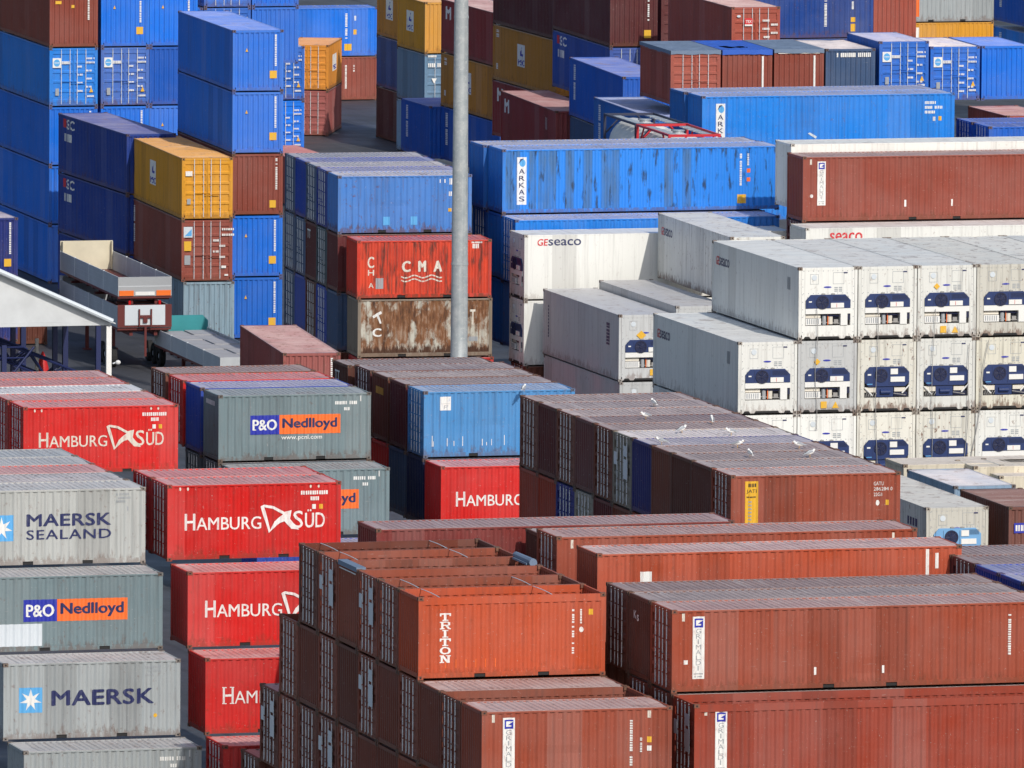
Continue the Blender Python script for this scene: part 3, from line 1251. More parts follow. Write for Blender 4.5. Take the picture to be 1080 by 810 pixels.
def mark_meshes(name, orient, L, H, kind):
    end = name in END_MARKS
    smooth = kind.startswith('reef')

    def build():
        rr = random.Random(hash_name(name))
        res = []
        for i, ink in enumerate(draw(name, H, L, rr)):
            if not ink.parts:
                continue
            up = .004 + .003 * i
            if end:
                depth = -.012 if smooth or name in ('doorlogo', 'doortext', 'yelend', 'brownend', 'redsign') else .022
                res += lay_ink(ink, lambda u, v, p: (depth - up - p, W - u, v), None)
            else:
                far = orient == 'Y' and name != 'mscright'
                fold = None
                if not smooth:
                    xs = [p[0] for p in cached(('folds', L), lambda: side_folds(L))]
                    fold = [L - x for x in xs] if far else xs
                def place(u, v, p):
                    x = L - u if far else u
                    d = .014 if smooth else side_depth(L, x)
                    y = d - up - p
                    return (x, W - y if far else y, v)
                res += lay_ink(ink, place, fold)
        return res
    return cached(('mark', name, orient, L, H, smooth), build)


def hash_name(s):
    return sum((i + 1) * ord(c) for i, c in enumerate(s))


# ---------------------------------------------------------------- refrigerated ends (x = 0 end, u from its left edge)
def U(u):
    return W - u


def ubox(b, u0, u1, z0, z1, x0, x1, mat):
    b.box(x0, x1, U(u1), U(u0), z0, z1, mat)


def reef_panel(H):
    b = MB()
    m_ = 'white_paint'
    ubox(b, .13, 2.31, 1.80, H - .125, .02, .05, m_)
    ubox(b, .13, .29, .20, 1.80, .02, .05, m_)
    ubox(b, 2.15, 2.31, .20, 1.80, .02, .05, m_)
    ubox(b, .29, 2.15, .20, .57, .02, .05, m_)
    ubox(b, .29, 2.15, .57, 1.80, .36, .38, 'unit_grey')
    b.prism([(U(.29), 1.80), (U(.29), 1.56), (U(.51), 1.80)], 'x', .02, .05, m_)
    b.prism([(U(2.15), 1.80), (U(1.93), 1.80), (U(2.15), 1.56)], 'x', .02, .05, m_)
    for u in (.29, 2.13):
        ubox(b, u, u + .02, .57, 1.80, .05, .36, 'unit_grey')
    ubox(b, .29, 2.15, .55, .57, .05, .36, 'unit_grey')
    # bolted seams
    for z in (1.84, H - .17):
        for k in range(11):
            u = .2 + .2 * k
            ubox(b, u, u + .03, z, z + .03, .012, .02, 'm_grey')
    for k in range(8):
        for u in (.16, 2.25):
            z = .3 + .3 * k
            ubox(b, u, u + .03, z, z + .03, .012, .02, 'm_grey')
    def ring(u0, u1, z0, z1, t=.014):
        ubox(b, u0, u1, z0, z0 + t, .013, .02, 'm_grey')
        ubox(b, u0, u1, z1 - t, z1, .013, .02, 'm_grey')
        ubox(b, u0, u0 + t, z0, z1, .013, .02, 'm_grey')
        ubox(b, u1 - t, u1, z0, z1, .013, .02, 'm_grey')
    ring(.48, .82, H - .68, H - .28)
    ring(1.42, 1.88, H - .68, H - .22)
    b.lathe([(0, .0), (0, .11), (.02, .11), (.02, .0)], 'm_pale', (.02, U(.65), H - .42), (-1, 0, 0), 14)
    b.box(.006, .02, U(2.02), U(1.86), H - .26, H - .21, 'm_navy')
    for i in range(3):
        for j in range(2):
            ubox(b, 1.48 + .18 * j, 1.62 + .18 * j, H - .98 + .07 * i, H - .94 + .07 * i, .012, .02, 'm_grey')
    b.prism([(U(1.2) + .16 * math.cos(t * math.pi / 8), H - .80 + .035 * math.sin(t * math.pi / 8)) for t in range(16)], 'x', .008, .02, 'm_blue')
    return b.mesh('machinery_panel')


def reef_unit(H, var):
    b = MB()
    mat = 'unit_sky' if var == 'C' else 'unit_blue'
    zt, zb = (1.80, 1.26) if var == 'A' else (1.80, 1.02)
    lo = 0 if var == 'A' else .16
    poly = [(U(.30), zb + lo), (U(.30), zt - .22), (U(.50), zt), (U(1.92), zt), (U(2.14), zt - .22), (U(2.14), zb + lo), (U(2.14 - lo), zb), (U(.30 + lo), zb)]
    if var == 'A':
        poly = poly[:6]
    b.prism(poly, 'x', -.03, .30, mat)
    for k in range(7):
        b.box(-.04, -.028, U(2.06), U(1.40), zt - .24 + .028 * k, zt - .232 + .028 * k, 'unit_dark')
    for u in (.36, .66, 1.30):
        b.box(-.036, -.028, U(u + .012), U(u), zb + .05, zt - .08, 'unit_dark')
    for u in (.95, 1.35):
        b.box(-.04, .1, U(u + .14), U(u), zt, zt + .05, 'unit_grey')
    return b.mesh('cooling_unit')


def reef_fan(var):
    b = MB()
    o = (-.032, U(.98), 1.50 if var == 'A' else 1.46)
    b.lathe([(0, .27), (.03, .27), (.03, .22), (.005, .22)], 'unit_dark', o, (-1, 0, 0), 20)
    b.lathe([(.006, .22), (.006, .07), (.03, .06), (.03, 0)], 'unit_dark', o, (-1, 0, 0), 20)
    for k in range(8):
        a = k * math.pi / 4
        b.tube((o[0] - .02, o[1] + .06 * math.cos(a), o[2] + .06 * math.sin(a)), (o[0] - .02, o[1] + .23 * math.cos(a), o[2] + .23 * math.sin(a)), .008, 'unit_blue', 5)
    return b.mesh('fan')


def reef_boxes(var, H):
    b = MB()
    if var == 'A':
        ubox(b, 1.32, 1.86, 1.28, 1.47, -.06, -.03, 'm_white')
        ubox(b, 1.55, 1.57, 1.30, 1.45, -.066, -.06, 'm_red')
        ubox(b, .42, .54, 1.50, 1.55, -.036, -.03, 'm_white')
    else:
        ubox(b, 1.36, 1.66, 1.50, 1.72, -.06, -.03, 'm_white')
        ubox(b, 1.36, 1.95, 1.20, 1.40, -.06, -.03, 'm_white')
        ubox(b, .42, .56, 1.46, 1.52, -.036, -.03, 'm_white')
        ubox(b, .40, .62, 1.10, 1.13, -.036, -.03, 'm_sky')
    return b.mesh('control_box')


def reef_lower(var):
    b = MB()
    if var == 'A':
        ubox(b, .29, 2.15, 1.04, 1.25, -.02, .34, 'm_white')
        ubox(b, 1.74, 2.02, .58, 1.04, -.02, .2, 'm_white')
        ubox(b, .31, .94, .60, .86, .02, .1, 'm_white')
        ubox(b, .31, .94, .88, 1.0, .10, .2, 'm_cream')
        ubox(b, 2.04, 2.13, .78, 1.02, .0, .2, 'unit_dark')
        ubox(b, .97, 1.72, .58, 1.03, .30, .34, 'unit_dark')
        b.tube((.15, U(1.10), .60), (.15, U(1.10), .98), .09, 'm_grey', 10)
        b.tube((.12, U(1.35), .62), (.12, U(1.35), .92), .10, 'm_cream', 10)
        ubox(b, 1.5, 1.68, .62, .80, .1, .25, 'unit_grey')
        for k in range(6):
            ubox(b, .36 + .09 * k, .40 + .09 * k, .64, .84, .012, .02, 'm_grey')
        b.tube((.1, U(.94), .70), (.1, U(1.74), .64), .022, 'unit_grey', 6)
        b.tube((.06, U(1.0), .98), (.06, U(1.7), .94), .02, 'unit_dark', 6)
        b.tube((.08, U(1.24), .6), (.08, U(1.24), 1.0), .018, 'm_orange', 6)
    else:
        for k in range(5):
            b.tube((.0, U(.36 + .09 * k), .62), (.0, U(.40 + .1 * k), .76), .015, 'unit_grey', 5)
        b.tube((-.01, U(1.5), .74), (-.01, U(2.0), .66), .018, 'unit_grey', 6)
        ubox(b, .31, .80, .78, .98, .05, .2, 'm_cream')
        ubox(b, .80, 1.50, .60, 1.0, .02, .28, 'unit_blue')
        b.tube((.0, U(.95), .80), (.0, U(1.35), .80), .10, 'unit_blue', 10)
        ubox(b, 1.55, 2.0, .80, .96, .05, .2, 'm_cream')
        ubox(b, 1.55, 2.1, .60, .78, .10, .25, 'unit_dark')
        b.tube((-.01, U(.30), .98), (-.01, U(.62), .66), .03, 'm_white', 6)
        b.tube((-.01, U(2.14), 1.05), (-.01, U(1.85), .74), .03, 'm_white', 6)
    return b.mesh('compressor_rack')


def reef_slot_shade():  # near-black blocks painting the shade of openings in the sill
    b = MB()
    for u0, u1 in ((.22, .52), (.68, 1.72), (1.90, 2.20)):
        b.prism([(U(u0), .052), (U(u0 + .06), .14), (U(u1 - .06), .14), (U(u1), .052)], 'x', .006, .10, 'dark')
    return b.mesh('sill_slot_shade')


def mesh_placard(H, k):
    b = MB()
    u0, u1, z0, z1 = ((.28, .60, H - 1.15, H - .70), (1.50, 1.95, H - .75, H - .38), (1.50, 2.0, H - 1.55, H - .85))[k]
    ubox(b, u0, u1, z0, z1, -.026, -.016, 'm_pale')
    return b.mesh('placard')


# ---------------------------------------------------------------- paint colours
PAL = {
    'red': (.60,.016,.014), 'oldred': (.50, .055, .045), 'oldred2': (.42, .09, .075), 'redder': (.31,.046,.023),
    'rust': (.165,.045,.026), 'brown': (.125,.036,.023), 'rustred': (.32,.064,.032), 'rustred2': (.26,.062,.042),
    'rust2': (.37, .078, .050), 'orange': (.52,.084,.030), 'orange2': (.42,.070,.028), 'maroon': (.22, .038, .034),
    'maroon2': (.11, .024, .026), 'maroon3': (.33, .085, .075), 'redpink': (.38, .07, .06), 'darkred': (.27, .030, .032), 'cmared': (.6, .04, .02),
    'greylight': (.45, .465, .45), 'oxide': (.25,.064,.036), 'oxide2': (.17, .045, .028), 'oxide3': (.28, .07, .04),
    'grey': (.335, .365, .375), 'greyd': (.28, .30, .31), 'whitish': (.62, .64, .66), 'slate': (.075, .095, .12), 'teal': (.165, .225, .245), 'tealdark': (.06, .10, .12),
    'royal': (.014,.058,.37), 'royal2': (.016, .026, .19), 'royalb': (.010,.11,.52), 'bright': (.010,.165,.70), 'navy': (.012, .018, .07),
    'navy2': (.016, .03, .18), 'navyb': (.016,.06,.27), 'mscblue': (.012,.050,.29), 'mscblue2': (.018,.075,.36), 'doorblue': (.025,.14,.55), 'lightblue': (.02,.22,.72),
    'arkas': (.018,.225,.74), 'arkasd': (.018,.16,.54), 'cmablue': (.065,.22,.60), 'sky': (.07,.27,.58), 'slateblue': (.055, .10, .20),
    'greyblue': (.22, .33, .46), 'tealblue': (.14, .24, .36), 'denim': (.04, .09, .27), 'paleblue': (.30, .43, .52), 'yellow': (.66, .30, .022), 'yellowd': (.52, .22, .03), 'orangeyel': (.72, .27, .03),
    'white': (.80, .80, .76), 'white2': (.70, .70, .66), 'offwhite': (.74, .72, .64), 'greyw': (.52, .53, .53), 'cream': (.62, .56, .44), 'cream2': (.72, .69, .58), 'creamg': (.50, .50, .46),
    'creamroof': (.30, .27, .22), 'oldgrey': (.115, .034, .024), 'brownroof': (.16, .05, .036), 'rusty': (.25, .2, .15),
}
FADE = {'cmablue': 1.15, 'arkas': 1.0, 'arkasd': 1.0, 'greyblue': 1.9, 'slate': 1.2, 'white': .15, 'white2': .3, 'offwhite': .3, 'greyw': .3, 'bright': .30, 'royalb': .3, 'orangeyel': .3, 'yellow': .4, 'mscblue': .35, 'creamroof': 1.7,
        'royal2': 1.0, 'maroon3': .55, 'redpink': .3, 'grey': .8, 'slateblue': 1.2, 'doorblue': 1.4, 'brownroof': .2, 'cmared': .4}
WEAR = {'cream2': 1.0, 'oxide': .5, 'grey': .45, 'teal': .45, 'red': .3, 'white': .22, 'white2': .7, 'offwhite': .95, 'greyw': .35, 'cmablue': .75, 'cmared': 1.0, 'paleblue': .9, 'rust': .5, 'oldred': .6,
        'sky': .5, 'maroon3': .7, 'bright': .1, 'royalb': .12, 'cream': .5, 'creamg': .4}


def build_container(spec, idx):
    kind, orient, x, y, z, L, H, rz, col, end, marks, label, group = spec
    L = {20: 6.058, 40: 12.192}.get(L, L)
    reef = kind.startswith('reef')
    rr = random.Random(idx * 17 + 3)
    c = PAL[col]
    k = rr.uniform(.92, 1.08)
    c = scaled(c, k)
    wear = WEAR.get(col, .35) * rr.uniform(.7, 1.3)
    fade = FADE.get(col, .84) * rr.uniform(.6, 1.25)
    seed = (rr.uniform(0, 90), rr.uniform(0, 90), rr.uniform(0, 90))
    opened = kind in ('open', 'tarp', 'tarpblue')
    name = 'refrigerated_container' if reef else ('open_top_container' if opened else 'shipping_container')
    root = root_at(name, (x, y, z), R(rz))
    root['group'] = group
    tag(root, label, 'container', group)
    paint = 'white_paint' if reef else {'arkas': 'patched', 'cma': 'worn_red', 'rusty': 'rusty'}.get(kind, 'paint')

    bay = rr.uniform(0, 50)

    def part(nm, mesh, parent=root, c_=None):
        o = link(nm, mesh, parent, c_ or c, wear, seed, fade)
        o['bay'] = bay
        return o

    pk = ()
    if L < 7 and not (orient == 'Y'):
        pk = (L / 2 - 1.03, L / 2 + 1.03)
    elif 'grimaldi' in marks and L > 12:
        pk = (L / 2 - 1.02, L / 2 + 1.02)
    part('frame', cached(('frame', L, H, pk, opened), lambda: mesh_frame(L, H, pk, opened, 0)))
    if pk:
        for q in pk:
            part('fork_pocket_shade', cached(('pocket', q), lambda: mesh_pocket(q)))
    for far in (0, 1):
        part('side_panel', cached(('side', L, H, far, paint, opened, (idx + far) % 4), lambda: mesh_side(L, H, far, paint, opened, (idx + far) % 4)))
    if not opened:
        part('roof_panel', cached(('roof', L, H, reef, idx % 4), lambda: mesh_roof(L, H, 'roof', reef, idx % 4)))
    part('end_panel', cached(('endB', L, H, paint), lambda: mesh_plain_end(L, H, True, 'paint' if not reef else 'white_paint')))
    # ---- the end at x = 0
    if end in ('d', 'k'):
        for q in (0, 1):
            d = part('door', cached(('door', H, q), lambda: mesh_door(H, q)))
            for i in (0, 1):
                part('locking_bar', cached(('bar', H, q, i), lambda: mesh_bar(H, q, i)), d)
        if end == 'k':
            for q in range(3):
                part('placard', cached(('plac', H, q), lambda: mesh_placard(H, q)))
    elif end in ('r', 'R'):
        var = {'reefdouble': 'B', 'reefpale': 'C'}.get(kind, 'A')
        part('machinery_panel', cached(('rp', H), lambda: reef_panel(H)))
        un = part('cooling_unit', cached(('ru', H, var), lambda: reef_unit(H, var)))
        part('fan', cached(('rf', var), lambda: reef_fan(var)), un)
        part('control_box', cached(('rb', var, H), lambda: reef_boxes(var, H)), un)
        part('compressor_rack', cached(('rl', var), lambda: reef_lower(var)))
        part('sill_slot_shade', cached(('rs',), reef_slot_shade))
    else:
        line = opened and idx % 2 == 0
        part('end_panel', cached(('endA', L, H, reef, line), lambda: mesh_plain_end(L, H, False, 'white_paint' if reef else 'paint', line)))
        extra = {'q': 'qend', 'y': 'yend', 'K': 'Kend'}.get(end)
        if extra:
            marks = marks + ' ' + extra
    # ---- covers
    if kind == 'tarpblue':
        part('tarpaulin', cached(('tarpb', L, H, idx % 2), lambda: mesh_tarp(L, H, 'tarp_blue', .22, (6, 9, 4, 9) if idx % 2 else None)))
    elif kind == 'tarp':
        if orient == 'Y':
            part('tarpaulin', cached(('tarpg', L, H), lambda: mesh_tarp(L, H, 'tarp_grey', .17)))
        else:
            for q in (0, 1):
                part('rolled_tarpaulin', cached(('roll', L, H, q), lambda: mesh_rolled_tarp(L, H, q)))
    if opened and kind == 'open' and ('bow' in marks or 'triton' in marks):
        part('roof_bow', cached(('bow', L, H), lambda: mesh_bows(L, H, 'steel')))
    for mk in marks.split():
        if mk == 'bow' or not mk:
            continue
        for me in mark_meshes(mk, orient, L, H, kind):
            part('lettering', me)
    return root


# ---------------------------------------------------------------- ground
def build_ground():
    b = MB()
    n = 30
    rows = [[(-1400 + 3200 * i / n, -300 + 3400 * j / n, 0) for i in range(n + 1)] for j in range(n + 1)]
    b.sheet(rows, 'asphalt')
    g = link('yard_ground', b.mesh('yard_ground'))
    g['kind'] = 'structure'
    g['label'] = 'dark blue grey asphalt of the container yard'


build_ground()

LAYOUT = [
('dry', 'X', 86.4, 382.5, 7.821, 20, 2.591, 0, 'greylight', 'p', 'maersksea', 'pale grey container with two lines of dark blue lettering and half a star', 'containers of the stepped grey stack'),
('dry', 'X', 86.4, 385.02, 7.821, 20, 2.591, 0, 'slate', 'p', '', 'dark grey container roof, second from the front, behind the two line lettered container', 'containers of the stepped grey stack'),
('dry', 'X', 86.4, 387.55, 7.821, 20, 2.591, 0, 'oldred', 'p', '', 'dull pink container roof, third from the front, behind the two line lettered container', 'containers of the stepped grey stack'),
('dry', 'X', 86.4, 390.07, 7.821, 20, 2.591, 0, 'greyd', 'p', '', 'streaked grey container roof, fourth from the front, behind the two line lettered container', 'containers of the stepped grey stack'),
('dry', 'X', 86.4, 392.6, 7.821, 20, 2.591, 0, 'grey', 'p', '', 'pale grey container roof, fifth from the front, behind the two line lettered container', 'containers of the stepped grey stack'),
('dry', 'X', 86.4, 379.98, 5.218, 20, 2.591, 0, 'teal', 'p', 'pno patch', 'grey container with blue and orange name panel and pale patch in its corner', 'containers of the stepped grey stack'),
('dry', 'X', 86.4, 377.45, 2.615, 20, 2.591, 0, 'grey', 'p', 'maersk', 'grey container with light blue star square and one dark blue word', 'containers of the stepped grey stack'),
('dry', 'X', 86.52, 374.93, 0.012, 20, 2.591, 0, 'grey', 'p', 'codes', 'grey container without lettering at the bottom of the stepped grey stack', 'containers of the stepped grey stack'),
('dry', 'X', 93.3, 382.9, 7.821, 20, 2.591, 0, 'red', 'd', 'hs hscode', 'bright red container with complete white lettering and flag emblem, topmost of its stepped stack', 'containers of the stepped red stack'),
('dry', 'X', 93.3, 385.42, 7.821, 20, 2.591, 0, 'red', 'd', '', 'red container directly behind the topmost lettered container of the stepped red stack', 'containers of the stepped red stack'),
('dry', 'X', 93.3, 379.98, 5.218, 20, 2.591, 0, 'red', 'p', 'hs', 'red lettered container whose white flag emblem is cut by the brown open tops', 'containers of the stepped red stack'),
('dry', 'X', 93.3, 377.45, 2.615, 20, 2.591, 0, 'red', 'p', 'hsserif', 'dark red container with thin white serif letters, third down in the stepped stack', 'containers of the stepped red stack'),
('dry', 'X', 93.3, 374.93, 0.012, 20, 2.591, 0, 'red', 'd', '', 'red container with barred doors at the bottom of the stepped red stack', 'containers of the stepped red stack'),
('open', 'X', 93.5, 350.7, 7.821, 20, 2.591, 0, 'orange', 'p', 'triton tricode', 'orange red open top container with tall white stacked letters', 'containers of the brown open top block'),
('open', 'X', 93.5, 353.22, 7.821, 20, 2.591, 0, 'oxide', 'd', 'bow', 'brown open top with door end, second from front, top tier of open top block', 'containers of the brown open top block'),
('open', 'X', 93.5, 355.75, 7.821, 20, 2.591, 0, 'oxide3', 'k', '', 'brown open top with papered door end, third from front, top tier of open top block', 'containers of the brown open top block'),
('tarp', 'X', 93.5, 358.27, 7.821, 20, 2.591, 0, 'oxide', 'p', '', 'brown open top with plain end, fourth from front, top tier of open top block', 'containers of the brown open top block'),
('open', 'X', 93.5, 360.8, 7.821, 20, 2.591, 0, 'oxide3', 'k', 'bow', 'brown open top with papered door end, fifth from front, top tier of open top block', 'containers of the brown open top block'),
('open', 'X', 93.5, 363.32, 7.821, 20, 2.591, 0, 'oxide2', 'd', 'bow', 'brown open top with door end, sixth from front, top tier of open top block', 'containers of the brown open top block'),
('dry', 'X', 93.5, 343.12, 5.218, 20, 2.591, 0, 'rustred', 'p', 'grimaldi grcode', 'rust red container with white name strip, in front of and below the orange open top', 'containers of the brown open top block'),
('open', 'X', 93.5, 345.65, 5.218, 20, 2.591, 0, 'oxide', 'd', '', 'brown container with door end, second from front, second tier of open top block', 'containers of the brown open top block'),
('dry', 'X', 93.5, 348.18, 5.218, 20, 2.591, 0, 'oxide2', 'p', '', 'brown container with plain end, third from front, second tier of open top block', 'containers of the brown open top block'),
('open', 'X', 93.5, 350.7, 5.218, 20, 2.591, 0, 'oxide', 'd', '', 'brown container with door end, fourth from front, second tier of open top block', 'containers of the brown open top block'),
('open', 'X', 93.5, 353.22, 5.218, 20, 2.591, 0, 'oxide2', 'p', '', 'brown container with plain end, fifth from front, second tier of open top block', 'containers of the brown open top block'),
('open', 'X', 93.5, 355.75, 5.218, 20, 2.591, 0, 'oxide', 'k', '', 'brown container with papered door end, sixth from front, second tier of open top block', 'containers of the brown open top block'),
('open', 'X', 93.5, 358.27, 5.218, 20, 2.591, 0, 'oxide2', 'p', '', 'brown container with plain end, seventh from front, second tier of open top block', 'containers of the brown open top block'),
('open', 'X', 93.5, 360.8, 5.218, 20, 2.591, 0, 'oxide', 'd', '', 'brown container with door end, eighth from front, second tier of open top block', 'containers of the brown open top block'),
('open', 'X', 93.5, 363.32, 5.218, 20, 2.591, 0, 'oxide2', 'p', '', 'brown container with plain end, ninth from front, second tier of open top block', 'containers of the brown open top block'),
('open', 'X', 93.5, 365.85, 5.218, 20, 2.591, 0, 'oxide', 'd', '', 'brown container with door end, tenth from front, second tier of open top block', 'containers of the brown open top block'),
('dry', 'X', 93.5, 350.7, 2.615, 20, 2.591, 0, 'oxide', 'p', '', 'brown container with plain end, front from front, third tier of open top block', 'containers of the brown open top block'),
('dry', 'X', 93.5, 353.22, 2.615, 20, 2.591, 0, 'oxide2', 'p', '', 'brown container with plain end, second from front, third tier of open top block', 'containers of the brown open top block'),
('dry', 'X', 93.5, 355.75, 2.615, 20, 2.591, 0, 'oxide2', 'p', '', 'brown container with plain end, third from front, third tier of open top block', 'containers of the brown open top block'),
('dry', 'X', 93.5, 358.27, 2.615, 20, 2.591, 0, 'oxide', 'd', '', 'brown container with door end, fourth from front, third tier of open top block', 'containers of the brown open top block'),
('dry', 'X', 93.5, 360.8, 2.615, 20, 2.591, 0, 'oxide2', 'k', '', 'brown container with papered door end, fifth from front, third tier of open top block', 'containers of the brown open top block'),
('dry', 'X', 93.5, 363.32, 2.615, 20, 2.591, 0, 'oxide2', 'd', '', 'brown container with door end, sixth from front, third tier of open top block', 'containers of the brown open top block'),
('dry', 'X', 93.5, 365.85, 2.615, 20, 2.591, 0, 'oxide', 'd', '', 'brown container with door end, seventh from front, third tier of open top block', 'containers of the brown open top block'),
('dry', 'X', 93.5, 368.38, 2.615, 20, 2.591, 0, 'oxide2', 'k', '', 'brown container with papered door end, eighth from front, third tier of open top block', 'containers of the brown open top block'),
('dry', 'X', 93.5, 370.9, 0.112, 20, 2.591, 0, 'brown', 'd', '', 'dark brown container at the rear bottom step of the open top block', 'containers of the brown open top block'),
('dry', 'X', 100.32, 345.9, 7.821, 40, 2.591, 0, 'rustred', 'd', 'grimaldi40', 'long rust red container with white name strip, on top, with two black fork pockets', 'forty foot containers of the rust red rows'),
('dry', 'X', 100.32, 348.42, 7.821, 40, 2.591, 0, 'brown', 'p', 'endK', 'long brown container with plain white marked end, just behind the upper strip bearing one', 'forty foot containers of the rust red rows'),
('dry', 'X', 100.32, 350.95, 7.821, 40, 2.591, 0, 'rust', 'd', '', 'long rust brown container with barred doors, third back from the upper strip bearing one', 'forty foot containers of the rust red rows'),
('open', 'X', 100.32, 343.35, 5.218, 40, 2.591, 0, 'redder', 'k', 'grimaldi', 'long red open top container with white name strip in the corner below the other', 'forty foot containers of the rust red rows'),
('dry', 'X', 100.32, 345.88, 5.218, 40, 2.591, 0, 'rust', 'd', '', 'long rust container with barred doors, second row of the lower strip bearing tier', 'forty foot containers of the rust red rows'),
('dry', 'X', 100.32, 348.4, 5.218, 40, 2.591, 0, 'rust', 'd', '', 'long rust container with barred doors, third row of the lower strip bearing tier', 'forty foot containers of the rust red rows'),
('dry', 'X', 101.42, 358.31, 7.821, 40, 2.896, 0, 'orange2', 'p', 'redc', 'long orange red container with pale ribbed roof and two white bars near one end', 'forty foot containers of the rust red rows'),
('dry', 'X', 101.6, 360.8, 5.218, 40, 2.591, 0, 'rust', 'p', '', 'low rust container in the gap between two long orange red containers', 'forty foot containers of the rust red rows'),
('dry', 'X', 101.42, 363.14, 7.821, 40, 2.896, 0, 'rustred', 'd', 'tag', 'long rust red container with barred doors, partly hidden behind the orange red one', 'forty foot containers of the rust red rows'),
('dry', 'X', 101.8, 365.85, 7.821, 40, 2.591, 0, 'brown', 'p', '', 'brown container with plain dark end and pale roof corner between two long rust rows', 'forty foot containers of the rust red rows'),
('dry', 'X', 96.93, 368.96, 7.821, 40, 2.591, 0, 'maroon', 'p', '', 'long dull maroon container with grey roof, just in front of the red lettered wall', 'forty foot containers of the rust red rows'),
('dry', 'X', 113.2, 348.15, 7.821, 40, 2.591, 0, 'royal', 'p', '', 'blue container with dark plain end, front of the row beyond the long orange one', 'containers of the purple and blue row end'),
('dry', 'X', 113.2, 350.68, 7.821, 40, 2.591, 0, 'royal', 'p', '', 'blue container with dark plain end, second of the row beyond the long orange one', 'containers of the purple and blue row end'),
('dry', 'X', 113.2, 353.2, 7.821, 40, 2.591, 0, 'royal', 'p', '', 'blue container with dark plain end, third of the row beyond the long orange one', 'containers of the purple and blue row end'),
('dry', 'X', 113.2, 355.72, 7.821, 40, 2.591, 0, 'maroon2', 'd', '', 'dull purple red container, fourth of the row beyond the long orange one', 'containers of the purple and blue row end'),
('dry', 'X', 113.2, 358.25, 7.821, 40, 2.591, 0, 'maroon2', 'd', '', 'dull purple red container, fifth of the row beyond the long orange one', 'containers of the purple and blue row end'),
('dry', 'X', 99.78, 432.62, 5.218, 20, 2.591, 0, 'red', 'd', 'hsold hscode', 'faded red container with worn white lettering and flag, beneath the white tent', 'containers of the red block beside the white tent'),
('dry', 'X', 99.78, 435.3, 5.218, 20, 2.591, 0, 'oldred', 'd', '', 'pinkish ribbed roof container, second behind the worn red lettered one toward the tent', 'containers of the red block beside the white tent'),
('dry', 'X', 99.78, 437.98, 5.218, 20, 2.591, 0, 'whitish', 'd', '', 'pale grey ribbed roof container, third behind the worn red lettered one toward the tent', 'containers of the red block beside the white tent'),
('dry', 'X', 99.78, 440.66, 5.218, 20, 2.591, 0, 'oldred', 'd', '', 'pinkish ribbed roof container, fourth behind the worn red lettered one toward the tent', 'containers of the red block beside the white tent'),
('dry', 'X', 99.78, 443.34, 5.218, 20, 2.591, 0, 'oldred2', 'd', '', 'dusty pink ribbed roof container, fifth behind the worn red lettered one toward the tent', 'containers of the red block beside the white tent'),
('dry', 'X', 108.1, 435.42, 5.218, 20, 2.591, 0, 'teal', 'q', 'pno www codes', 'pale grey container with blue and orange name panel and web address', 'containers of the grey and blue panel block'),
('dry', 'X', 108.1, 438.29, 5.218, 20, 2.591, 0, 'royal', 'p', '', 'blue container with plain end just behind the web address container', 'containers of the grey and blue panel block'),
('dry', 'X', 108.1, 441.16, 5.218, 20, 2.591, 0, 'red', 'd', '', 'red container with barred doors, third back behind the web address container', 'containers of the grey and blue panel block'),
('dry', 'X', 108.1, 444.03, 5.218, 20, 2.591, 0, 'rust', 'd', '', 'rust red container with barred doors, rearmost behind the web address container', 'containers of the grey and blue panel block'),
('dry', 'X', 108.1, 432.55, 2.615, 20, 2.591, 0, 'teal', 'd', 'pno www codes', 'grey container with half hidden orange panel, one step below the web address one', 'containers of the grey and blue panel block'),
('dry', 'X', 108.1, 435.42, 2.615, 20, 2.591, 0, 'slate', 'd', '', 'dark container with barred doors directly under the web address container', 'containers of the grey and blue panel block'),
('dry', 'X', 108.1, 438.29, 2.615, 20, 2.591, 0, 'slate', 'd', '', 'dark barred container under the blue plain ended one', 'containers of the grey and blue panel block'),
('dry', 'X', 108.2, 429.68, 0.012, 20, 2.591, 0, 'royal', 'p', '', 'blue container on the ground below the half hidden orange panel', 'containers of the grey and blue panel block'),
('dry', 'X', 116.2, 435.24, 5.218, 20, 2.591, 0, 'sky', 'd', 'plate', 'light blue container with barred end and small white plate, above a red one', 'containers of the light blue and brown block'),
('dry', 'X', 116.2, 437.96, 5.218, 20, 2.591, 0, 'maroon2', 'p', '', 'brown container with plain end just behind the light blue plated container', 'containers of the light blue and brown block'),
('dry', 'X', 116.2, 440.68, 5.218, 20, 2.591, 0, 'brown', 'y', '', 'brown container with small yellow lettering on its end, near the lamp mast', 'containers of the light blue and brown block'),
('dry', 'X', 116.2, 443.4, 5.218, 20, 2.591, 0, 'maroon2', 'd', '', 'brown container with white door bars, rearmost behind the light blue one', 'containers of the light blue and brown block'),
('dry', 'X', 116.1, 446.52, 5.118, 20, 2.591, 0, 'brown', 'K', '', 'dark brown container with white letters on its end, behind the light blue block', 'containers of the light blue and brown block'),
('dry', 'X', 116.15, 432.44, 2.615, 20, 2.591, 0, 'red', 'p', 'hs', 'bright red container with cropped white lettering beneath the light blue one', 'containers of the light blue and brown block'),
('dry', 'X', 116.15, 435.16, 2.615, 20, 2.591, 0, 'navy', 'p', '', 'dark navy container end under the light blue plated container', 'containers of the light blue and brown block'),
('dry', 'X', 116.15, 437.88, 2.615, 20, 2.591, 0, 'slateblue', 'p', '', 'slate blue container end under the plain brown container of the light blue block', 'containers of the light blue and brown block'),
('dry', 'X', 116.15, 440.6, 2.615, 20, 2.591, 0, 'red', 'p', '', 'red container end low behind the slate blue one near the grey panel block', 'containers of the light blue and brown block'),
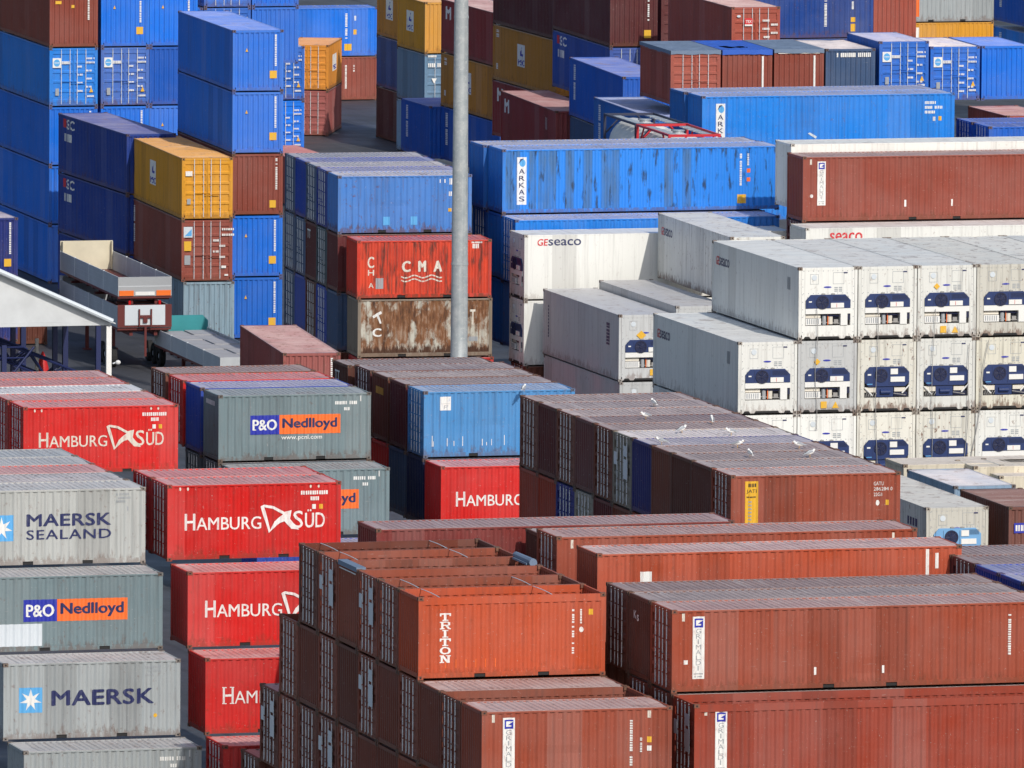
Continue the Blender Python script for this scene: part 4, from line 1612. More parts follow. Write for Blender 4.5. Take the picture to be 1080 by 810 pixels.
('dry', 'X', 112.82, 381.94, 7.821, 20, 2.591, 0, 'rustred', 'd', 'gatu', 'rust red container with white serial lettering and yellow strip, front of the gull block', 'containers of the rust red block with the gulls'),
('dry', 'X', 112.82, 384.41, 7.821, 20, 2.591, 0, 'oldgrey', 'p', '', 'dark brown container with plain end, second from front, top tier of the gull block', 'containers of the rust red block with the gulls'),
('dry', 'X', 112.82, 386.88, 7.821, 20, 2.591, 0, 'brown', 'p', '', 'maroon brown container with plain end, third from front, top tier of the gull block', 'containers of the rust red block with the gulls'),
('dry', 'X', 112.82, 389.35, 7.821, 20, 2.591, 0, 'rust', 'p', '', 'rust brown container with plain end, fourth from front, top tier of the gull block', 'containers of the rust red block with the gulls'),
('dry', 'X', 112.82, 391.82, 7.821, 20, 2.591, 0, 'royal2', 'p', '', 'dark blue container with plain end, fifth from front, top tier of the gull block', 'containers of the rust red block with the gulls'),
('dry', 'X', 112.82, 394.29, 7.821, 20, 2.591, 0, 'creamroof', 'k', '', 'grey papered container with papered door end, sixth from front, top tier of the gull block', 'containers of the rust red block with the gulls'),
('dry', 'X', 112.82, 396.76, 7.821, 20, 2.591, 0, 'rust', 'd', '', 'rust container with door end, seventh from front, top tier of the gull block', 'containers of the rust red block with the gulls'),
('dry', 'X', 112.82, 399.23, 7.821, 20, 2.591, 0, 'maroon2', 'p', '', 'maroon container with plain end, eighth from front, top tier of the gull block', 'containers of the rust red block with the gulls'),
('dry', 'X', 112.82, 401.7, 7.821, 20, 2.591, 0, 'rust', 'd', '', 'rust container with door end, ninth from front, top tier of the gull block', 'containers of the rust red block with the gulls'),
('dry', 'X', 112.82, 404.17, 7.821, 20, 2.591, 0, 'maroon2', 'p', '', 'maroon container with plain end, tenth from front, top tier of the gull block', 'containers of the rust red block with the gulls'),
('dry', 'X', 112.82, 406.64, 7.821, 20, 2.591, 0, 'rust', 'd', '', 'rust container with door end, eleventh from front, top tier of the gull block', 'containers of the rust red block with the gulls'),
('dry', 'X', 112.82, 391.82, 5.218, 20, 2.591, 0, 'redder', 'p', '', 'red brown container with plain end, fifth from front, second tier of gull block', 'containers of the rust red block with the gulls'),
('dry', 'X', 112.82, 394.29, 5.218, 20, 2.591, 0, 'rust', 'p', '', 'rust container with plain end, sixth from front, second tier of gull block', 'containers of the rust red block with the gulls'),
('dry', 'X', 112.82, 396.76, 5.218, 20, 2.591, 0, 'maroon2', 'p', '', 'maroon container with plain end, seventh from front, second tier of gull block', 'containers of the rust red block with the gulls'),
('dry', 'X', 112.82, 399.23, 5.218, 20, 2.591, 0, 'creamroof', 'd', '', 'cream container with door end, eighth from front, second tier of gull block', 'containers of the rust red block with the gulls'),
('dry', 'X', 112.82, 401.7, 5.218, 20, 2.591, 0, 'royal2', 'd', '', 'blue container with door end, ninth from front, second tier of gull block', 'containers of the rust red block with the gulls'),
('dry', 'X', 112.82, 404.17, 5.218, 20, 2.591, 0, 'redder', 'p', '', 'red brown container with plain end, tenth from front, second tier of gull block', 'containers of the rust red block with the gulls'),
('dry', 'X', 112.82, 406.64, 5.218, 20, 2.591, 0, 'redder', 'p', '', 'red brown container with plain end, eleventh from front, second tier of gull block', 'containers of the rust red block with the gulls'),
('reefsingle', 'Y', 135.9, 442.62, 8.736, 40, 2.896, 90, 'white', 'r', 'geside', 'white refrigerated container, second column from its bare side, top tier of white wall', 'white refrigerated containers of the stacked wall'),
('reefsingle', 'Y', 138.36, 442.62, 8.736, 40, 2.896, 90, 'white2', 'r', '', 'white refrigerated container, third column from its bare side, top tier of white wall', 'white refrigerated containers of the stacked wall'),
('reefsingle', 'Y', 140.82, 442.62, 8.736, 40, 2.896, 90, 'white2', 'r', ' hazard', 'white refrigerated container, fourth column from its bare side, top tier of white wall', 'white refrigerated containers of the stacked wall'),
('reefsingle', 'Y', 143.28, 442.62, 8.736, 40, 2.896, 90, 'offwhite', 'r', '', 'white refrigerated container, fifth column from its bare side, top tier of white wall', 'white refrigerated containers of the stacked wall'),
('reefsingle', 'Y', 145.75, 442.62, 8.736, 40, 2.896, 90, 'offwhite', 'r', '', 'white refrigerated container, sixth column from its bare side, top tier of white wall', 'white refrigerated containers of the stacked wall'),
('reefsingle', 'Y', 148.21, 442.62, 8.736, 40, 2.896, 90, 'white2', 'r', '', 'white refrigerated container, seventh column from its bare side, top tier of white wall', 'white refrigerated containers of the stacked wall'),
('reefsingle', 'Y', 133.44, 442.62, 5.828, 40, 2.896, 90, 'white', 'r', 'geside', 'white refrigerated container, first column from its bare side, middle tier of white wall', 'white refrigerated containers of the stacked wall'),
('reefsingle', 'Y', 135.9, 442.62, 5.828, 40, 2.896, 90, 'greyw', 'r', ' hazard', 'white refrigerated container, second column from its bare side, middle tier of white wall', 'white refrigerated containers of the stacked wall'),
('reefdouble', 'Y', 138.36, 442.62, 5.828, 40, 2.896, 90, 'offwhite', 'r', '', 'white refrigerated container, third column from its bare side, middle tier of white wall', 'white refrigerated containers of the stacked wall'),
('reefdouble', 'Y', 140.82, 442.62, 5.828, 40, 2.896, 90, 'white2', 'r', '', 'white refrigerated container, fourth column from its bare side, middle tier of white wall', 'white refrigerated containers of the stacked wall'),
('reefdouble', 'Y', 143.28, 442.62, 5.828, 40, 2.896, 90, 'cream2', 'r', '', 'white refrigerated container, fifth column from its bare side, middle tier of white wall', 'white refrigerated containers of the stacked wall'),
('reefsingle', 'Y', 133.44, 442.62, 2.92, 40, 2.896, 90, 'white', 'r', '', 'white refrigerated container, first column from its bare side, lowest visible tier of white wall', 'white refrigerated containers of the stacked wall'),
('reefdouble', 'Y', 135.9, 442.62, 2.92, 40, 2.896, 90, 'white', 'r', '', 'white refrigerated container, second column from its bare side, lowest visible tier of white wall', 'white refrigerated containers of the stacked wall'),
('reefdouble', 'Y', 138.36, 442.62, 2.92, 40, 2.896, 90, 'offwhite', 'r', '', 'white refrigerated container, third column from its bare side, lowest visible tier of white wall', 'white refrigerated containers of the stacked wall'),
('reefdouble', 'Y', 140.82, 442.62, 2.92, 40, 2.896, 90, 'offwhite', 'r', '', 'white refrigerated container, fourth column from its bare side, lowest visible tier of white wall', 'white refrigerated containers of the stacked wall'),
('reefsingle', 'Y', 143.28, 442.62, 2.92, 40, 2.896, 90, 'white2', 'r', '', 'white refrigerated container, fifth column from its bare side, lowest visible tier of white wall', 'white refrigerated containers of the stacked wall'),
('reefsingle', 'Y', 140.11, 483.26, 2.92, 40, 2.896, 90, 'greyw', 'r', 'codes2 hazard2', 'grey refrigerated container with blue unit, tucked behind the corner of the white wall', 'grey refrigerated containers of the stepped group'),
('reefsingle', 'Y', 140.16, 483.26, 0.012, 40, 2.896, 90, 'greyw', 'r', '', 'grey refrigerated container at ground level under the tucked away grey one', 'grey refrigerated containers of the stepped group'),
('reefsingle', 'Y', 142.66, 483.26, 3.25, 40, 2.896, 90, 'greyw', 'r', '', 'grey refrigerated container showing mostly its pale roof, below the raised white box', 'grey refrigerated containers of the stepped group'),
('reefsingle', 'Y', 145.16, 483.51, 6.158, 40, 2.896, 88.8, 'white2', 'r', 'geside', 'single white refrigerated container standing raised behind the white wall corner', 'grey refrigerated containers of the stepped group'),
('reefside', 'X', 137.06, 496.4, 5.214, 40, 2.896, 0, 'white', 'R', 'gefront', 'white side on container with red and dark lettering, facing the camera beside the mast', 'white side on refrigerated containers'),
('reefside', 'X', 137.06, 496.4, 2.306, 40, 2.896, 0, 'white', 'R', '', 'white side on container without lettering, beneath the red and dark lettered one', 'white side on refrigerated containers'),
('dry', 'X', 137.16, 496.4, -0.297, 40, 2.591, 0, 'rust', 'd', '', 'rust container at the base under the two side on white containers', 'white side on refrigerated containers'),
('dry', 'X', 148.87, 493.26, 8.736, 40, 2.896, 0, 'rustred2', 'p', 'grimaldi grfar', 'long rust red container with white name strip, above the white wall', 'containers of the long rows behind the white wall'),
('reefside', 'X', 148.25, 490.66, 5.828, 40, 2.896, 0, 'white', 'p', 'gered', 'white container with half hidden red lettering between rust red box and white wall', 'containers of the long rows behind the white wall'),
('dry', 'X', 148.87, 493.26, 5.828, 40, 2.896, 0, 'maroon2', 'd', '', 'dark barred container underneath the long rust red container above the wall', 'containers of the long rows behind the white wall'),
('reefside', 'X', 149.1, 495.86, 9.084, 40, 2.896, 0, 'white', 's', '', 'white container whose upper edge shows directly behind the long rust red one', 'containers of the long rows behind the white wall'),
('arkas', 'X', 137.57, 502.0, 8.514, 12.85, 2.896, 0, 'arkas', 'p', 'arkas arkasend', 'long blue container with grey paint patches and a white letter strip', 'long blue containers with the white letter strip'),
('dry', 'X', 137.37, 504.5, 8.514, 12.85, 2.896, 0, 'arkasd', 'p', '', 'long blue container directly behind the patched letter strip container', 'long blue containers with the white letter strip'),
('dry', 'X', 137.47, 499.4, 5.606, 40, 2.896, 0, 'arkas', 'd', '', 'long blue container below the patched one, mostly hidden by the white lettered box', 'long blue containers with the white letter strip'),
('dry', 'X', 137.57, 502.0, 5.606, 40, 2.896, 0, 'arkasd', 'p', '', 'blue container directly under the patched letter strip container', 'long blue containers with the white letter strip'),
('dry', 'X', 137.57, 504.6, 5.606, 40, 2.896, 0, 'arkasd', 'd', '', 'blue barred container under the rear long blue one', 'long blue containers with the white letter strip'),
('dry', 'X', 137.57, 499.4, 2.698, 40, 2.896, 0, 'arkasd', 'p', '', 'dark blue container deep in the gap beside the rusty one', 'long blue containers with the white letter strip'),
('dry', 'X', 137.57, 502.0, 2.698, 40, 2.896, 0, 'arkasd', 'p', '', 'blue container low in the gap, front of the two', 'long blue containers with the white letter strip'),
('dry', 'X', 151.46, 518.0, 9.464, 40, 2.896, 0, 'arkas', 'p', 'arkas arkascode', 'clean bright blue long container with a white letter strip and white serial', 'long blue containers with the white letter strip'),
('dry', 'X', 151.36, 520.6, 9.464, 40, 2.896, 0, 'arkasd', 'p', '', 'bright blue long container behind the clean letter strip one', 'long blue containers with the white letter strip'),
('dry', 'X', 151.46, 518.0, 6.556, 40, 2.896, 0, 'arkas', 'p', '', 'bright blue long container under the clean letter strip one', 'long blue containers with the white letter strip'),
('dry', 'X', 129.85, 501.31, 7.821, 20, 2.591, -3.3, 'cmablue', 'p', 'bluecode', 'streaked blue container with pale ribbed roof, top front of the rusty block', 'containers of the rusty block beside the lamp mast'),
('dry', 'X', 129.99, 503.8, 7.821, 20, 2.591, -3.3, 'royal', 'd', '', 'blue container with barred doors, second row, top of the rusty block', 'containers of the rusty block beside the lamp mast'),
('dry', 'X', 130.14, 506.3, 7.821, 20, 2.591, -3.3, 'slateblue', 'd', '', 'slate blue barred container, third row, top of the rusty block', 'containers of the rusty block beside the lamp mast'),
('dry', 'X', 130.28, 508.79, 7.821, 20, 2.591, -3.3, 'royal', 'p', '', 'blue container with plain end, fourth row, top of the rusty block', 'containers of the rusty block beside the lamp mast'),
('dry', 'X', 130.43, 511.29, 7.821, 20, 2.591, -3.3, 'slateblue', 'd', '', 'slate blue barred container, rearmost row, top of the rusty block', 'containers of the rusty block beside the lamp mast'),
('dry', 'X', 129.85, 501.31, 5.218, 20, 2.591, -3.3, 'maroon2', 'p', '', 'plain brown container under the streaked blue one, behind the red lettered box', 'containers of the rusty block beside the lamp mast'),
('dry', 'X', 129.99, 503.8, 5.218, 20, 2.591, -3.3, 'tealdark', 'd', '', 'teal grey barred container, second row, second tier of rusty block', 'containers of the rusty block beside the lamp mast'),
('dry', 'X', 130.14, 506.3, 5.218, 20, 2.591, -3.3, 'maroon2', 'K', '', 'dark brown container with white end letters, second tier of rusty block', 'containers of the rusty block beside the lamp mast'),
('dry', 'X', 130.28, 508.79, 5.218, 20, 2.591, -3.3, 'slateblue', 'd', '', 'slate blue barred container, fourth row, second tier of the rusty block', 'containers of the rusty block beside the lamp mast'),
('dry', 'X', 130.43, 511.29, 5.218, 20, 2.591, -3.3, 'slateblue', 'd', '', 'slate blue barred container, rearmost row, second tier of the rusty block', 'containers of the rusty block beside the lamp mast'),
('dry', 'X', 129.85, 501.31, 2.615, 20, 2.591, -3.3, 'slateblue', 'p', '', 'slate blue plain container, front row, third tier of the rusty block', 'containers of the rusty block beside the lamp mast'),
('dry', 'X', 129.99, 503.8, 2.615, 20, 2.591, -3.3, 'royal', 'd', '', 'blue barred container, second row, third tier of the rusty block', 'containers of the rusty block beside the lamp mast'),
('dry', 'X', 130.14, 506.3, 2.615, 20, 2.591, -3.3, 'brown', 'd', '', 'brown barred container, third row, third tier of the rusty block', 'containers of the rusty block beside the lamp mast'),
('dry', 'X', 130.28, 508.79, 2.615, 20, 2.591, -3.3, 'royal', 'p', '', 'blue plain container, fourth row, third tier of the rusty block', 'containers of the rusty block beside the lamp mast'),
('dry', 'X', 130.43, 511.29, 2.615, 20, 2.591, -3.3, 'slateblue', 'd', '', 'slate blue barred container, rearmost row, third tier of the rusty block', 'containers of the rusty block beside the lamp mast'),
('dry', 'X', 129.85, 501.31, 0.012, 20, 2.591, -3.3, 'brown', 'p', '', 'brown container on the ground, front row, beneath the rusty block', 'containers of the rusty block beside the lamp mast'),
('dry', 'X', 129.99, 503.8, 0.012, 20, 2.591, -3.3, 'royal', 'p', '', 'blue container on the ground, second row, beneath the rusty block', 'containers of the rusty block beside the lamp mast'),
('dry', 'X', 130.14, 506.3, 0.012, 20, 2.591, -3.3, 'brown', 'p', '', 'dark brown container on the ground, third row, beneath the rusty block', 'containers of the rusty block beside the lamp mast'),
('dry', 'X', 130.28, 508.79, 0.012, 20, 2.591, -3.3, 'royal', 'p', '', 'bright blue container on the ground, fourth row, beneath the rusty block', 'containers of the rusty block beside the lamp mast'),
('dry', 'X', 130.43, 511.29, 0.012, 20, 2.591, -3.3, 'slate', 'p', '', 'slate container on the ground, fifth row, beneath the rusty block', 'containers of the rusty block beside the lamp mast'),
('cma', 'X', 129.93, 498.21, 5.218, 20, 2.591, -3.3, 'cmared', 'p', 'cma', 'weathered orange red container with patchy white letters, above the rusted one', 'containers of the rusty block beside the lamp mast'),
('rusty', 'X', 129.98, 498.21, 2.615, 20, 2.591, -3.3, 'rusty', 'p', 'tg', 'heavily rusted container with peeling pale paint beside the lamp mast', 'containers of the rusty block beside the lamp mast'),
('dry', 'X', 130.03, 498.11, 0.012, 20, 2.591, -3.3, 'red', 'p', '', 'red container at the bottom underneath the heavily rusted one', 'containers of the rusty block beside the lamp mast'),
('dry', 'Y', 135.42, 533.1, 11.644, 13.1, 2.896, 87.58, 'bright', 'p', 'jcode', 'bright blue container on top of the tall blue stack, pale roof', 'containers of the blue and yellow depot stacks'),
('dry', 'Y', 135.42, 533.1, 8.736, 13.1, 2.896, 87.58, 'bright', 'p', 'jcode', 'bright blue container second from the top of the tall blue stack', 'containers of the blue and yellow depot stacks'),
('dry', 'Y', 135.42, 533.1, 5.828, 13.1, 2.896, 87.58, 'rustred2', 'p', 'jcode2', 'rust red container in the middle of the tall blue stack beside the yellow one', 'containers of the blue and yellow depot stacks'),
('dry', 'Y', 135.42, 533.1, 2.92, 13.1, 2.896, 87.58, 'bright', 'p', 'jcode', 'bright blue container directly under the rust red one in the tall stack', 'containers of the blue and yellow depot stacks'),
('dry', 'Y', 135.42, 533.1, 0.012, 13.1, 2.896, 87.58, 'bright', 'p', 'jcode', 'bright blue container at the bottom of the tall blue stack', 'containers of the blue and yellow depot stacks'),
('dry', 'Y', 132.56, 531.33, 5.828, 12.9, 2.896, 87.54, 'yellow', 'd', 'mscside yelend', 'yellow container with white emblem on its long side and yellow doors', 'containers of the blue and yellow depot stacks'),
('dry', 'Y', 132.56, 531.33, 2.92, 12.9, 2.896, 87.54, 'rustred2', 'd', 'sidecode brownend', 'rust brown container with blue and yellow door stickers, under the yellow one', 'containers of the blue and yellow depot stacks'),
('dry', 'Y', 132.66, 531.33, 0.012, 20, 2.896, 87.54, 'paleblue', 'p', '', 'pale weathered blue container on the ground under the rust brown stickered one', 'containers of the blue and yellow depot stacks'),
('dry', 'Y', 132.72, 543.21, 6.004, 13.1, 2.896, 91.24, 'mscblue', 'p', 'mscmark', 'dark blue long container with small white and red mark, top of the shaded pair', 'containers of the blue and yellow depot stacks'),
('dry', 'Y', 132.72, 543.21, 3.096, 13.1, 2.896, 91.24, 'mscblue', 'p', 'mscmark', 'dark blue long container with small white and red mark, lower of the shaded pair', 'containers of the blue and yellow depot stacks'),
('dry', 'Y', 132.72, 543.21, 0.188, 13.1, 2.896, 91.24, 'mscblue', 'p', '', 'dark blue long container at ground level behind the drop side trailers', 'containers of the blue and yellow depot stacks'),
('dry', 'Y', 133.3, 561.86, 11.644, 40, 2.896, 89.0, 'rustred2', 'p', 'kcode2', 'rust red container, top of the stack left of the tall blue wall', 'containers of the blue and yellow depot stacks'),
('dry', 'Y', 133.3, 561.86, 8.736, 40, 2.896, 89.0, 'lightblue', 'd', 'doorlogo', 'light blue container with white logo doors under the rust red one', 'containers of the blue and yellow depot stacks'),
('dry', 'Y', 133.3, 561.86, 5.828, 40, 2.896, 89.0, 'bright', 'p', 'jcode', 'blue shaded container third down beneath the light blue doors', 'containers of the blue and yellow depot stacks'),
('dry', 'Y', 133.3, 561.86, 2.92, 40, 2.896, 89.0, 'bright', 'p', '', 'blue shaded container fourth down beneath the light blue doors', 'containers of the blue and yellow depot stacks'),
('dry', 'Y', 133.3, 561.86, 0.012, 40, 2.896, 89.0, 'bright', 'p', '', 'blue shaded container at ground level beneath the light blue doors', 'containers of the blue and yellow depot stacks'),
('dry', 'Y', 135.9, 561.86, 11.644, 40, 2.896, 89.0, 'bright', 'p', 'kcode', 'bright blue container with yellow sticker, second column of the far blue wall', 'containers of the blue and yellow depot stacks'),
('dry', 'Y', 135.9, 561.86, 8.736, 40, 2.896, 89.0, 'doorblue', 'd', 'doorlogo', 'blue container with white logo and plate covered doors, second column', 'containers of the blue and yellow depot stacks'),
('dry', 'Y', 135.9, 561.86, 5.828, 40, 2.896, 89.0, 'bright', 'p', 'jcode', 'bright blue container below the plate covered doors, second column', 'containers of the blue and yellow depot stacks'),
('dry', 'Y', 138.35, 561.86, 11.644, 40, 2.896, 89.0, 'bright', 'p', 'kcode', 'bright blue container with yellow sticker beside the tall blue stack', 'containers of the blue and yellow depot stacks'),
('dry', 'Y', 138.35, 561.86, 8.736, 40, 2.896, 89.0, 'royalb', 'p', '', 'plain blue container second down beside the tall blue stack', 'containers of the blue and yellow depot stacks'),
('dry', 'Y', 138.35, 561.86, 5.828, 40, 2.896, 89.0, 'bright', 'p', 'kcode', 'bright blue container third down beside the tall blue stack', 'containers of the blue and yellow depot stacks'),
('dry', 'Y', 144.84, 576.96, 12.424, 40, 2.896, 89, 'doorblue', 'd', 'doorlogo', 'blue container with white door logo peeking over the tall blue stack', 'containers of the blue and yellow depot stacks'),
('dry', 'Y', 144.84, 576.96, 9.528, 40, 2.896, 89, 'doorblue', 'd', 'doorlogo', 'blue container with doors beneath the one peeking over the tall stack', 'containers of the blue and yellow depot stacks'),
('dry', 'Y', 142.34, 576.96, 9.528, 40, 2.896, 89, 'bright', 'p', '', 'bright blue container at the top edge beside the peeking logo doors', 'containers of the blue and yellow depot stacks'),
('dry', 'Y', 147.34, 576.96, 9.528, 40, 2.896, 89, 'bright', 'p', '', 'bright blue container right beside the peeking logo doors', 'containers of the blue and yellow depot stacks'),
('dry', 'Y', 147.34, 576.96, 12.424, 40, 2.896, 89, 'bright', 'p', '', 'bright blue container high at the frame edge, over the tall blue stack', 'containers of the blue and yellow depot stacks'),
('dry', 'Y', 122.21, 531.06, 3.2, 20, 2.896, 90, 'navy2', 'p', 'jcode', 'navy container with white vertical code above the white tent roof', 'containers of the blue and yellow depot stacks'),
('dry', 'Y', 122.21, 531.06, 0.304, 20, 2.896, 90, 'navy2', 'p', '', 'navy container hidden low behind the white tent roof', 'containers of the blue and yellow depot stacks'),
('dry', 'Y', 123.93, 532.38, 0.009, 20, 2.591, 90, 'brown', 'p', '', 'low brown container with dark roof just above the tent edge', 'containers of the blue and yellow depot stacks'),
('dry', 'X', 164.0, 671, 2.615, 40, 2.896, 0, 'bright', 'p', 'farcode', 'long bright blue side on container far back beyond the orange one', 'far containers around the open yard'),
('dry', 'X', 164.0, 671, 0.012, 40, 2.591, 0, 'rustred2', 'p', 'farcode2', 'rust red container on the ground under the long bright blue side on one', 'far containers around the open yard'),
('dry', 'Y', 166.75, 646.0, 2.615, 20, 2.591, 68.4, 'orangeyel', 'd', 'mscright', 'orange container turned askew on a brown one in the open yard', 'far containers around the open yard'),
('dry', 'Y', 166.75, 646.0, 0.012, 20, 2.591, 68.4, 'maroon3', 'd', '', 'brown container turned askew on the ground under the orange one', 'far containers around the open yard'),
('dry', 'Y', 156.12, 610.0, 5.004, 40, 2.896, 90, 'doorblue', 'd', 'doorlogo', 'blue barred container squeezed between tall blue stack and askew orange one', 'far containers around the open yard'),
('dry', 'Y', 156.12, 610.0, 2.096, 40, 2.896, 90, 'bright', 'd', 'doorlogo', 'bright blue container beneath the squeezed barred blue one', 'far containers around the open yard'),
('dry', 'Y', 155.7, 600.75, 0.012, 40, 2.591, 90, 'redpink', 'p', '', 'low container with pale red roof behind the tall blue stack', 'far containers around the open yard'),
('dry', 'Y', 171.74, 639.0, 5.828, 20, 2.896, 90, 'yellowd', 'p', 'mscside', 'yellow container with white emblem, first of the staggered columns past the yard', 'containers of the yellow and brown staggered columns'),
('dry', 'Y', 171.74, 639.0, 2.92, 20, 2.896, 90, 'denim', 'p', '', 'slate blue container under the first yellow emblem container', 'containers of the yellow and brown staggered columns'),
('dry', 'Y', 171.74, 639.0, 0.012, 20, 2.896, 90, 'maroon2', 'p', '', 'maroon container on the ground at the edge of the open yard', 'containers of the yellow and brown staggered columns'),
('dry', 'Y', 170.64, 630.3, 5.828, 20, 2.896, 90, 'yellow', 'p', 'mscside', 'yellow container with white emblem and lit plain end by the lamp mast', 'containers of the yellow and brown staggered columns'),
('dry', 'Y', 170.64, 630.3, 2.92, 20, 2.896, 90, 'tealblue', 'd', 'doortext', 'grey blue container with white door marks under the lit yellow end', 'containers of the yellow and brown staggered columns'),
('dry', 'Y', 170.64, 630.3, 0.012, 20, 2.896, 90, 'greyblue', 'p', '', 'pale grey blue container on the ground under the white door marks', 'containers of the yellow and brown staggered columns'),
('dry', 'Y', 166.71, 600.0, 7.334, 40, 2.896, 90, 'darkred', 'p', 'mbig', 'dark red container with white letters passing behind the lamp mast', 'containers of the yellow and brown staggered columns'),
('dry', 'Y', 166.71, 600.0, 4.426, 40, 2.896, 90, 'yellowd', 'p', 'mscside smallcode', 'dark yellow container with white emblem passing behind the lamp mast', 'containers of the yellow and brown staggered columns'),
('dry', 'Y', 166.71, 600.0, 1.518, 40, 2.896, 90, 'royalb', 'p', 'sidecode', 'blue container with white codes low behind the lamp mast', 'containers of the yellow and brown staggered columns'),
('dry', 'Y', 166.05, 612.0, 1.514, 20, 2.896, 90, 'royalb', 'p', 'sidecode', 'short blue container with white code in front of the grey blue doors', 'containers of the yellow and brown staggered columns'),
('dry', 'Y', 162.78, 575.0, 10.7, 40, 2.896, 90, 'maroon2', 'p', '', 'dull brown container above the dark yellow one right of the mast', 'containers of the yellow and brown staggered columns'),
('dry', 'Y', 162.78, 575.0, 7.792, 40, 2.896, 90, 'yellowd', 'p', 'mscside smallcode', 'dark yellow container with white emblem right of the mast', 'containers of the yellow and brown staggered columns'),
('dry', 'Y', 162.78, 575.0, 4.884, 40, 2.896, 90, 'darkred', 'p', 'mbig', 'dark red container with white letters under the yellow emblem one right of the mast', 'containers of the yellow and brown staggered columns'),
('dry', 'Y', 158.19, 558.35, 5.554, 13.4, 2.896, 86.4, 'darkred', 'p', 'mbig', 'dark red container with pale red roof, standing lower between mast and blue ones', 'containers of the yellow and brown staggered columns'),
('dry', 'Y', 158.19, 558.35, 2.646, 13.4, 2.896, 86.4, 'darkred', 'p', '', 'dark red container underneath the pale red roofed one by the mast', 'containers of the yellow and brown staggered columns'),
('dry', 'Y', 161.38, 559.89, 11.45, 12.6, 2.896, 87.5, 'maroon2', 'f', 'codes3', 'brown container with lit red front and yellow sticker at the top edge', 'containers of the yellow and brown staggered columns'),
('dry', 'Y', 161.38, 559.89, 8.542, 12.6, 2.896, 87.5, 'mscblue2', 'd', 'mscmark', 'deep blue container with small white mark under the lit red front', 'containers of the yellow and brown staggered columns'),
('dry', 'Y', 165.75, 565.91, 10.95, 40, 2.896, 88, 'maroon2', 'd', '', 'dark maroon barred container in the slot beside the lit red front', 'containers of the yellow and brown staggered columns'),
('dry', 'Y', 157.79, 544.82, 8.274, 13.0, 2.896, 85.88, 'royalb', 'p', 'sidecode', 'royal blue container with bright roof between red container and tarp covered row', 'blue containers around the tank containers'),
('dry', 'Y', 157.84, 544.82, 5.366, 13.0, 2.896, 85.88, 'slateblue', 'p', '', 'slate blue container under the royal blue bright roofed one', 'blue containers around the tank containers'),
('dry', 'Y', 154.87, 529.36, 7.534, 13.0, 2.896, 86.68, 'arkasd', 'p', 'sidecode', 'mid blue container with pale blue roof right behind the tank containers', 'blue containers around the tank containers'),
('tarp', 'Y', 156.14, 530.91, 10.879, 20, 2.591, 87.8, 'rust2', 'd', '', 'open top with greyish tarp and white code doors, first of tarp row', 'containers of the tarp covered row at the back'),
('tarpblue', 'Y', 158.68, 530.91, 10.879, 20, 2.591, 87.8, 'rustred2', 'p', 'obar', 'open top with torn blue tarp, second of tarp row', 'containers of the tarp covered row at the back'),
('tarp', 'Y', 161.23, 530.91, 10.879, 20, 2.591, 87.8, 'rustred2', 'p', 'obar', 'open top with taut grey blue tarp and white bar, third of tarp row', 'containers of the tarp covered row at the back'),
('dry', 'Y', 163.77, 530.91, 10.879, 20, 2.591, 87.8, 'slateblue', 'p', 'otext', 'slate blue container with a line of white letters, fourth of tarp row', 'containers of the tarp covered row at the back'),
('dry', 'Y', 166.42, 530.91, 11.199, 20, 2.591, 87.8, 'doorblue', 'd', 'doorlogo', 'blue container with round logo doors, taller one past the tarp row', 'containers of the tarp covered row at the back'),
('dry', 'Y', 168.96, 530.91, 10.919, 20, 2.591, 87.8, 'doorblue', 'd', 'doorlogo', 'blue container with round logo doors, shorter one past the tarp row', 'containers of the tarp covered row at the back'),
('dry', 'Y', 171.51, 530.91, 10.919, 20, 2.591, 87.8, 'bright', 'p', 'kcode3', 'royal blue container with plain ribbed end, last past the tarp row', 'containers of the tarp covered row at the back'),
('dry', 'X', 164.68, 516.0, 8.339, 40, 2.591, 0, 'royalb', 'd', '', 'blue container with barred end and grey roof edge, low behind the white edge', 'containers of the tarp covered row at the back'),
('dry', 'X', 164.68, 518.6, 8.339, 40, 2.591, 0, 'royalb', 'd', '', 'blue container behind the low barred one near the frame edge', 'containers of the tarp covered row at the back'),
('dry', 'Y', 170.23, 523.0, 8.249, 20, 2.591, 90, 'rust2', 'p', '', 'low container with brown roof below the plain royal blue end', 'containers of the tarp covered row at the back'),
('dry', 'Y', 163.1, 544.44, 11.624, 40, 2.896, 88.5, 'rust2', 'd', 'redsign', 'rust container with red door sign at the top, dark long side', 'farthest containers along the top edge'),
('dry', 'X', 169.67, 590, 9.48, 40, 2.896, 0, 'navyb', 'p', 'navycode', 'long navy side on container near the top edge behind the tarp row', 'farthest containers along the top edge'),
('dry', 'X', 169.67, 590, 6.584, 40, 2.896, 0, 'navyb', 'p', '', 'navy container below the long navy side on one', 'farthest containers along the top edge'),
('dry', 'Y', 190.47, 610.0, 7.76, 40, 2.896, 90, 'redder', 'p', '', 'narrow slice of red container between navy and grey side on ones', 'farthest containers along the top edge'),
('dry', 'X', 214.39, 690, 2.79, 20, 2.896, 0, 'grey', 'p', 'orangestrip', 'grey side on container with orange vertical label at the top edge', 'farthest containers along the top edge'),
('dry', 'X', 214.39, 690, -0.118, 20, 2.896, 0, 'yellow', 'p', 'mscfront', 'yellow side on container with blue and white sticker under the grey one', 'farthest containers along the top edge'),
('dry', 'Y', 210.8, 640.0, 5.69, 40, 2.896, 90, 'royalb', 'p', 'sidecode', 'deep blue container at the top corner with white code', 'farthest containers along the top edge'),
('dry', 'Y', 210.8, 640.0, 2.482, 40, 2.896, 90, 'arkas', 'p', 'sidecode', 'mid blue container below the deep blue corner one', 'farthest containers along the top edge'),
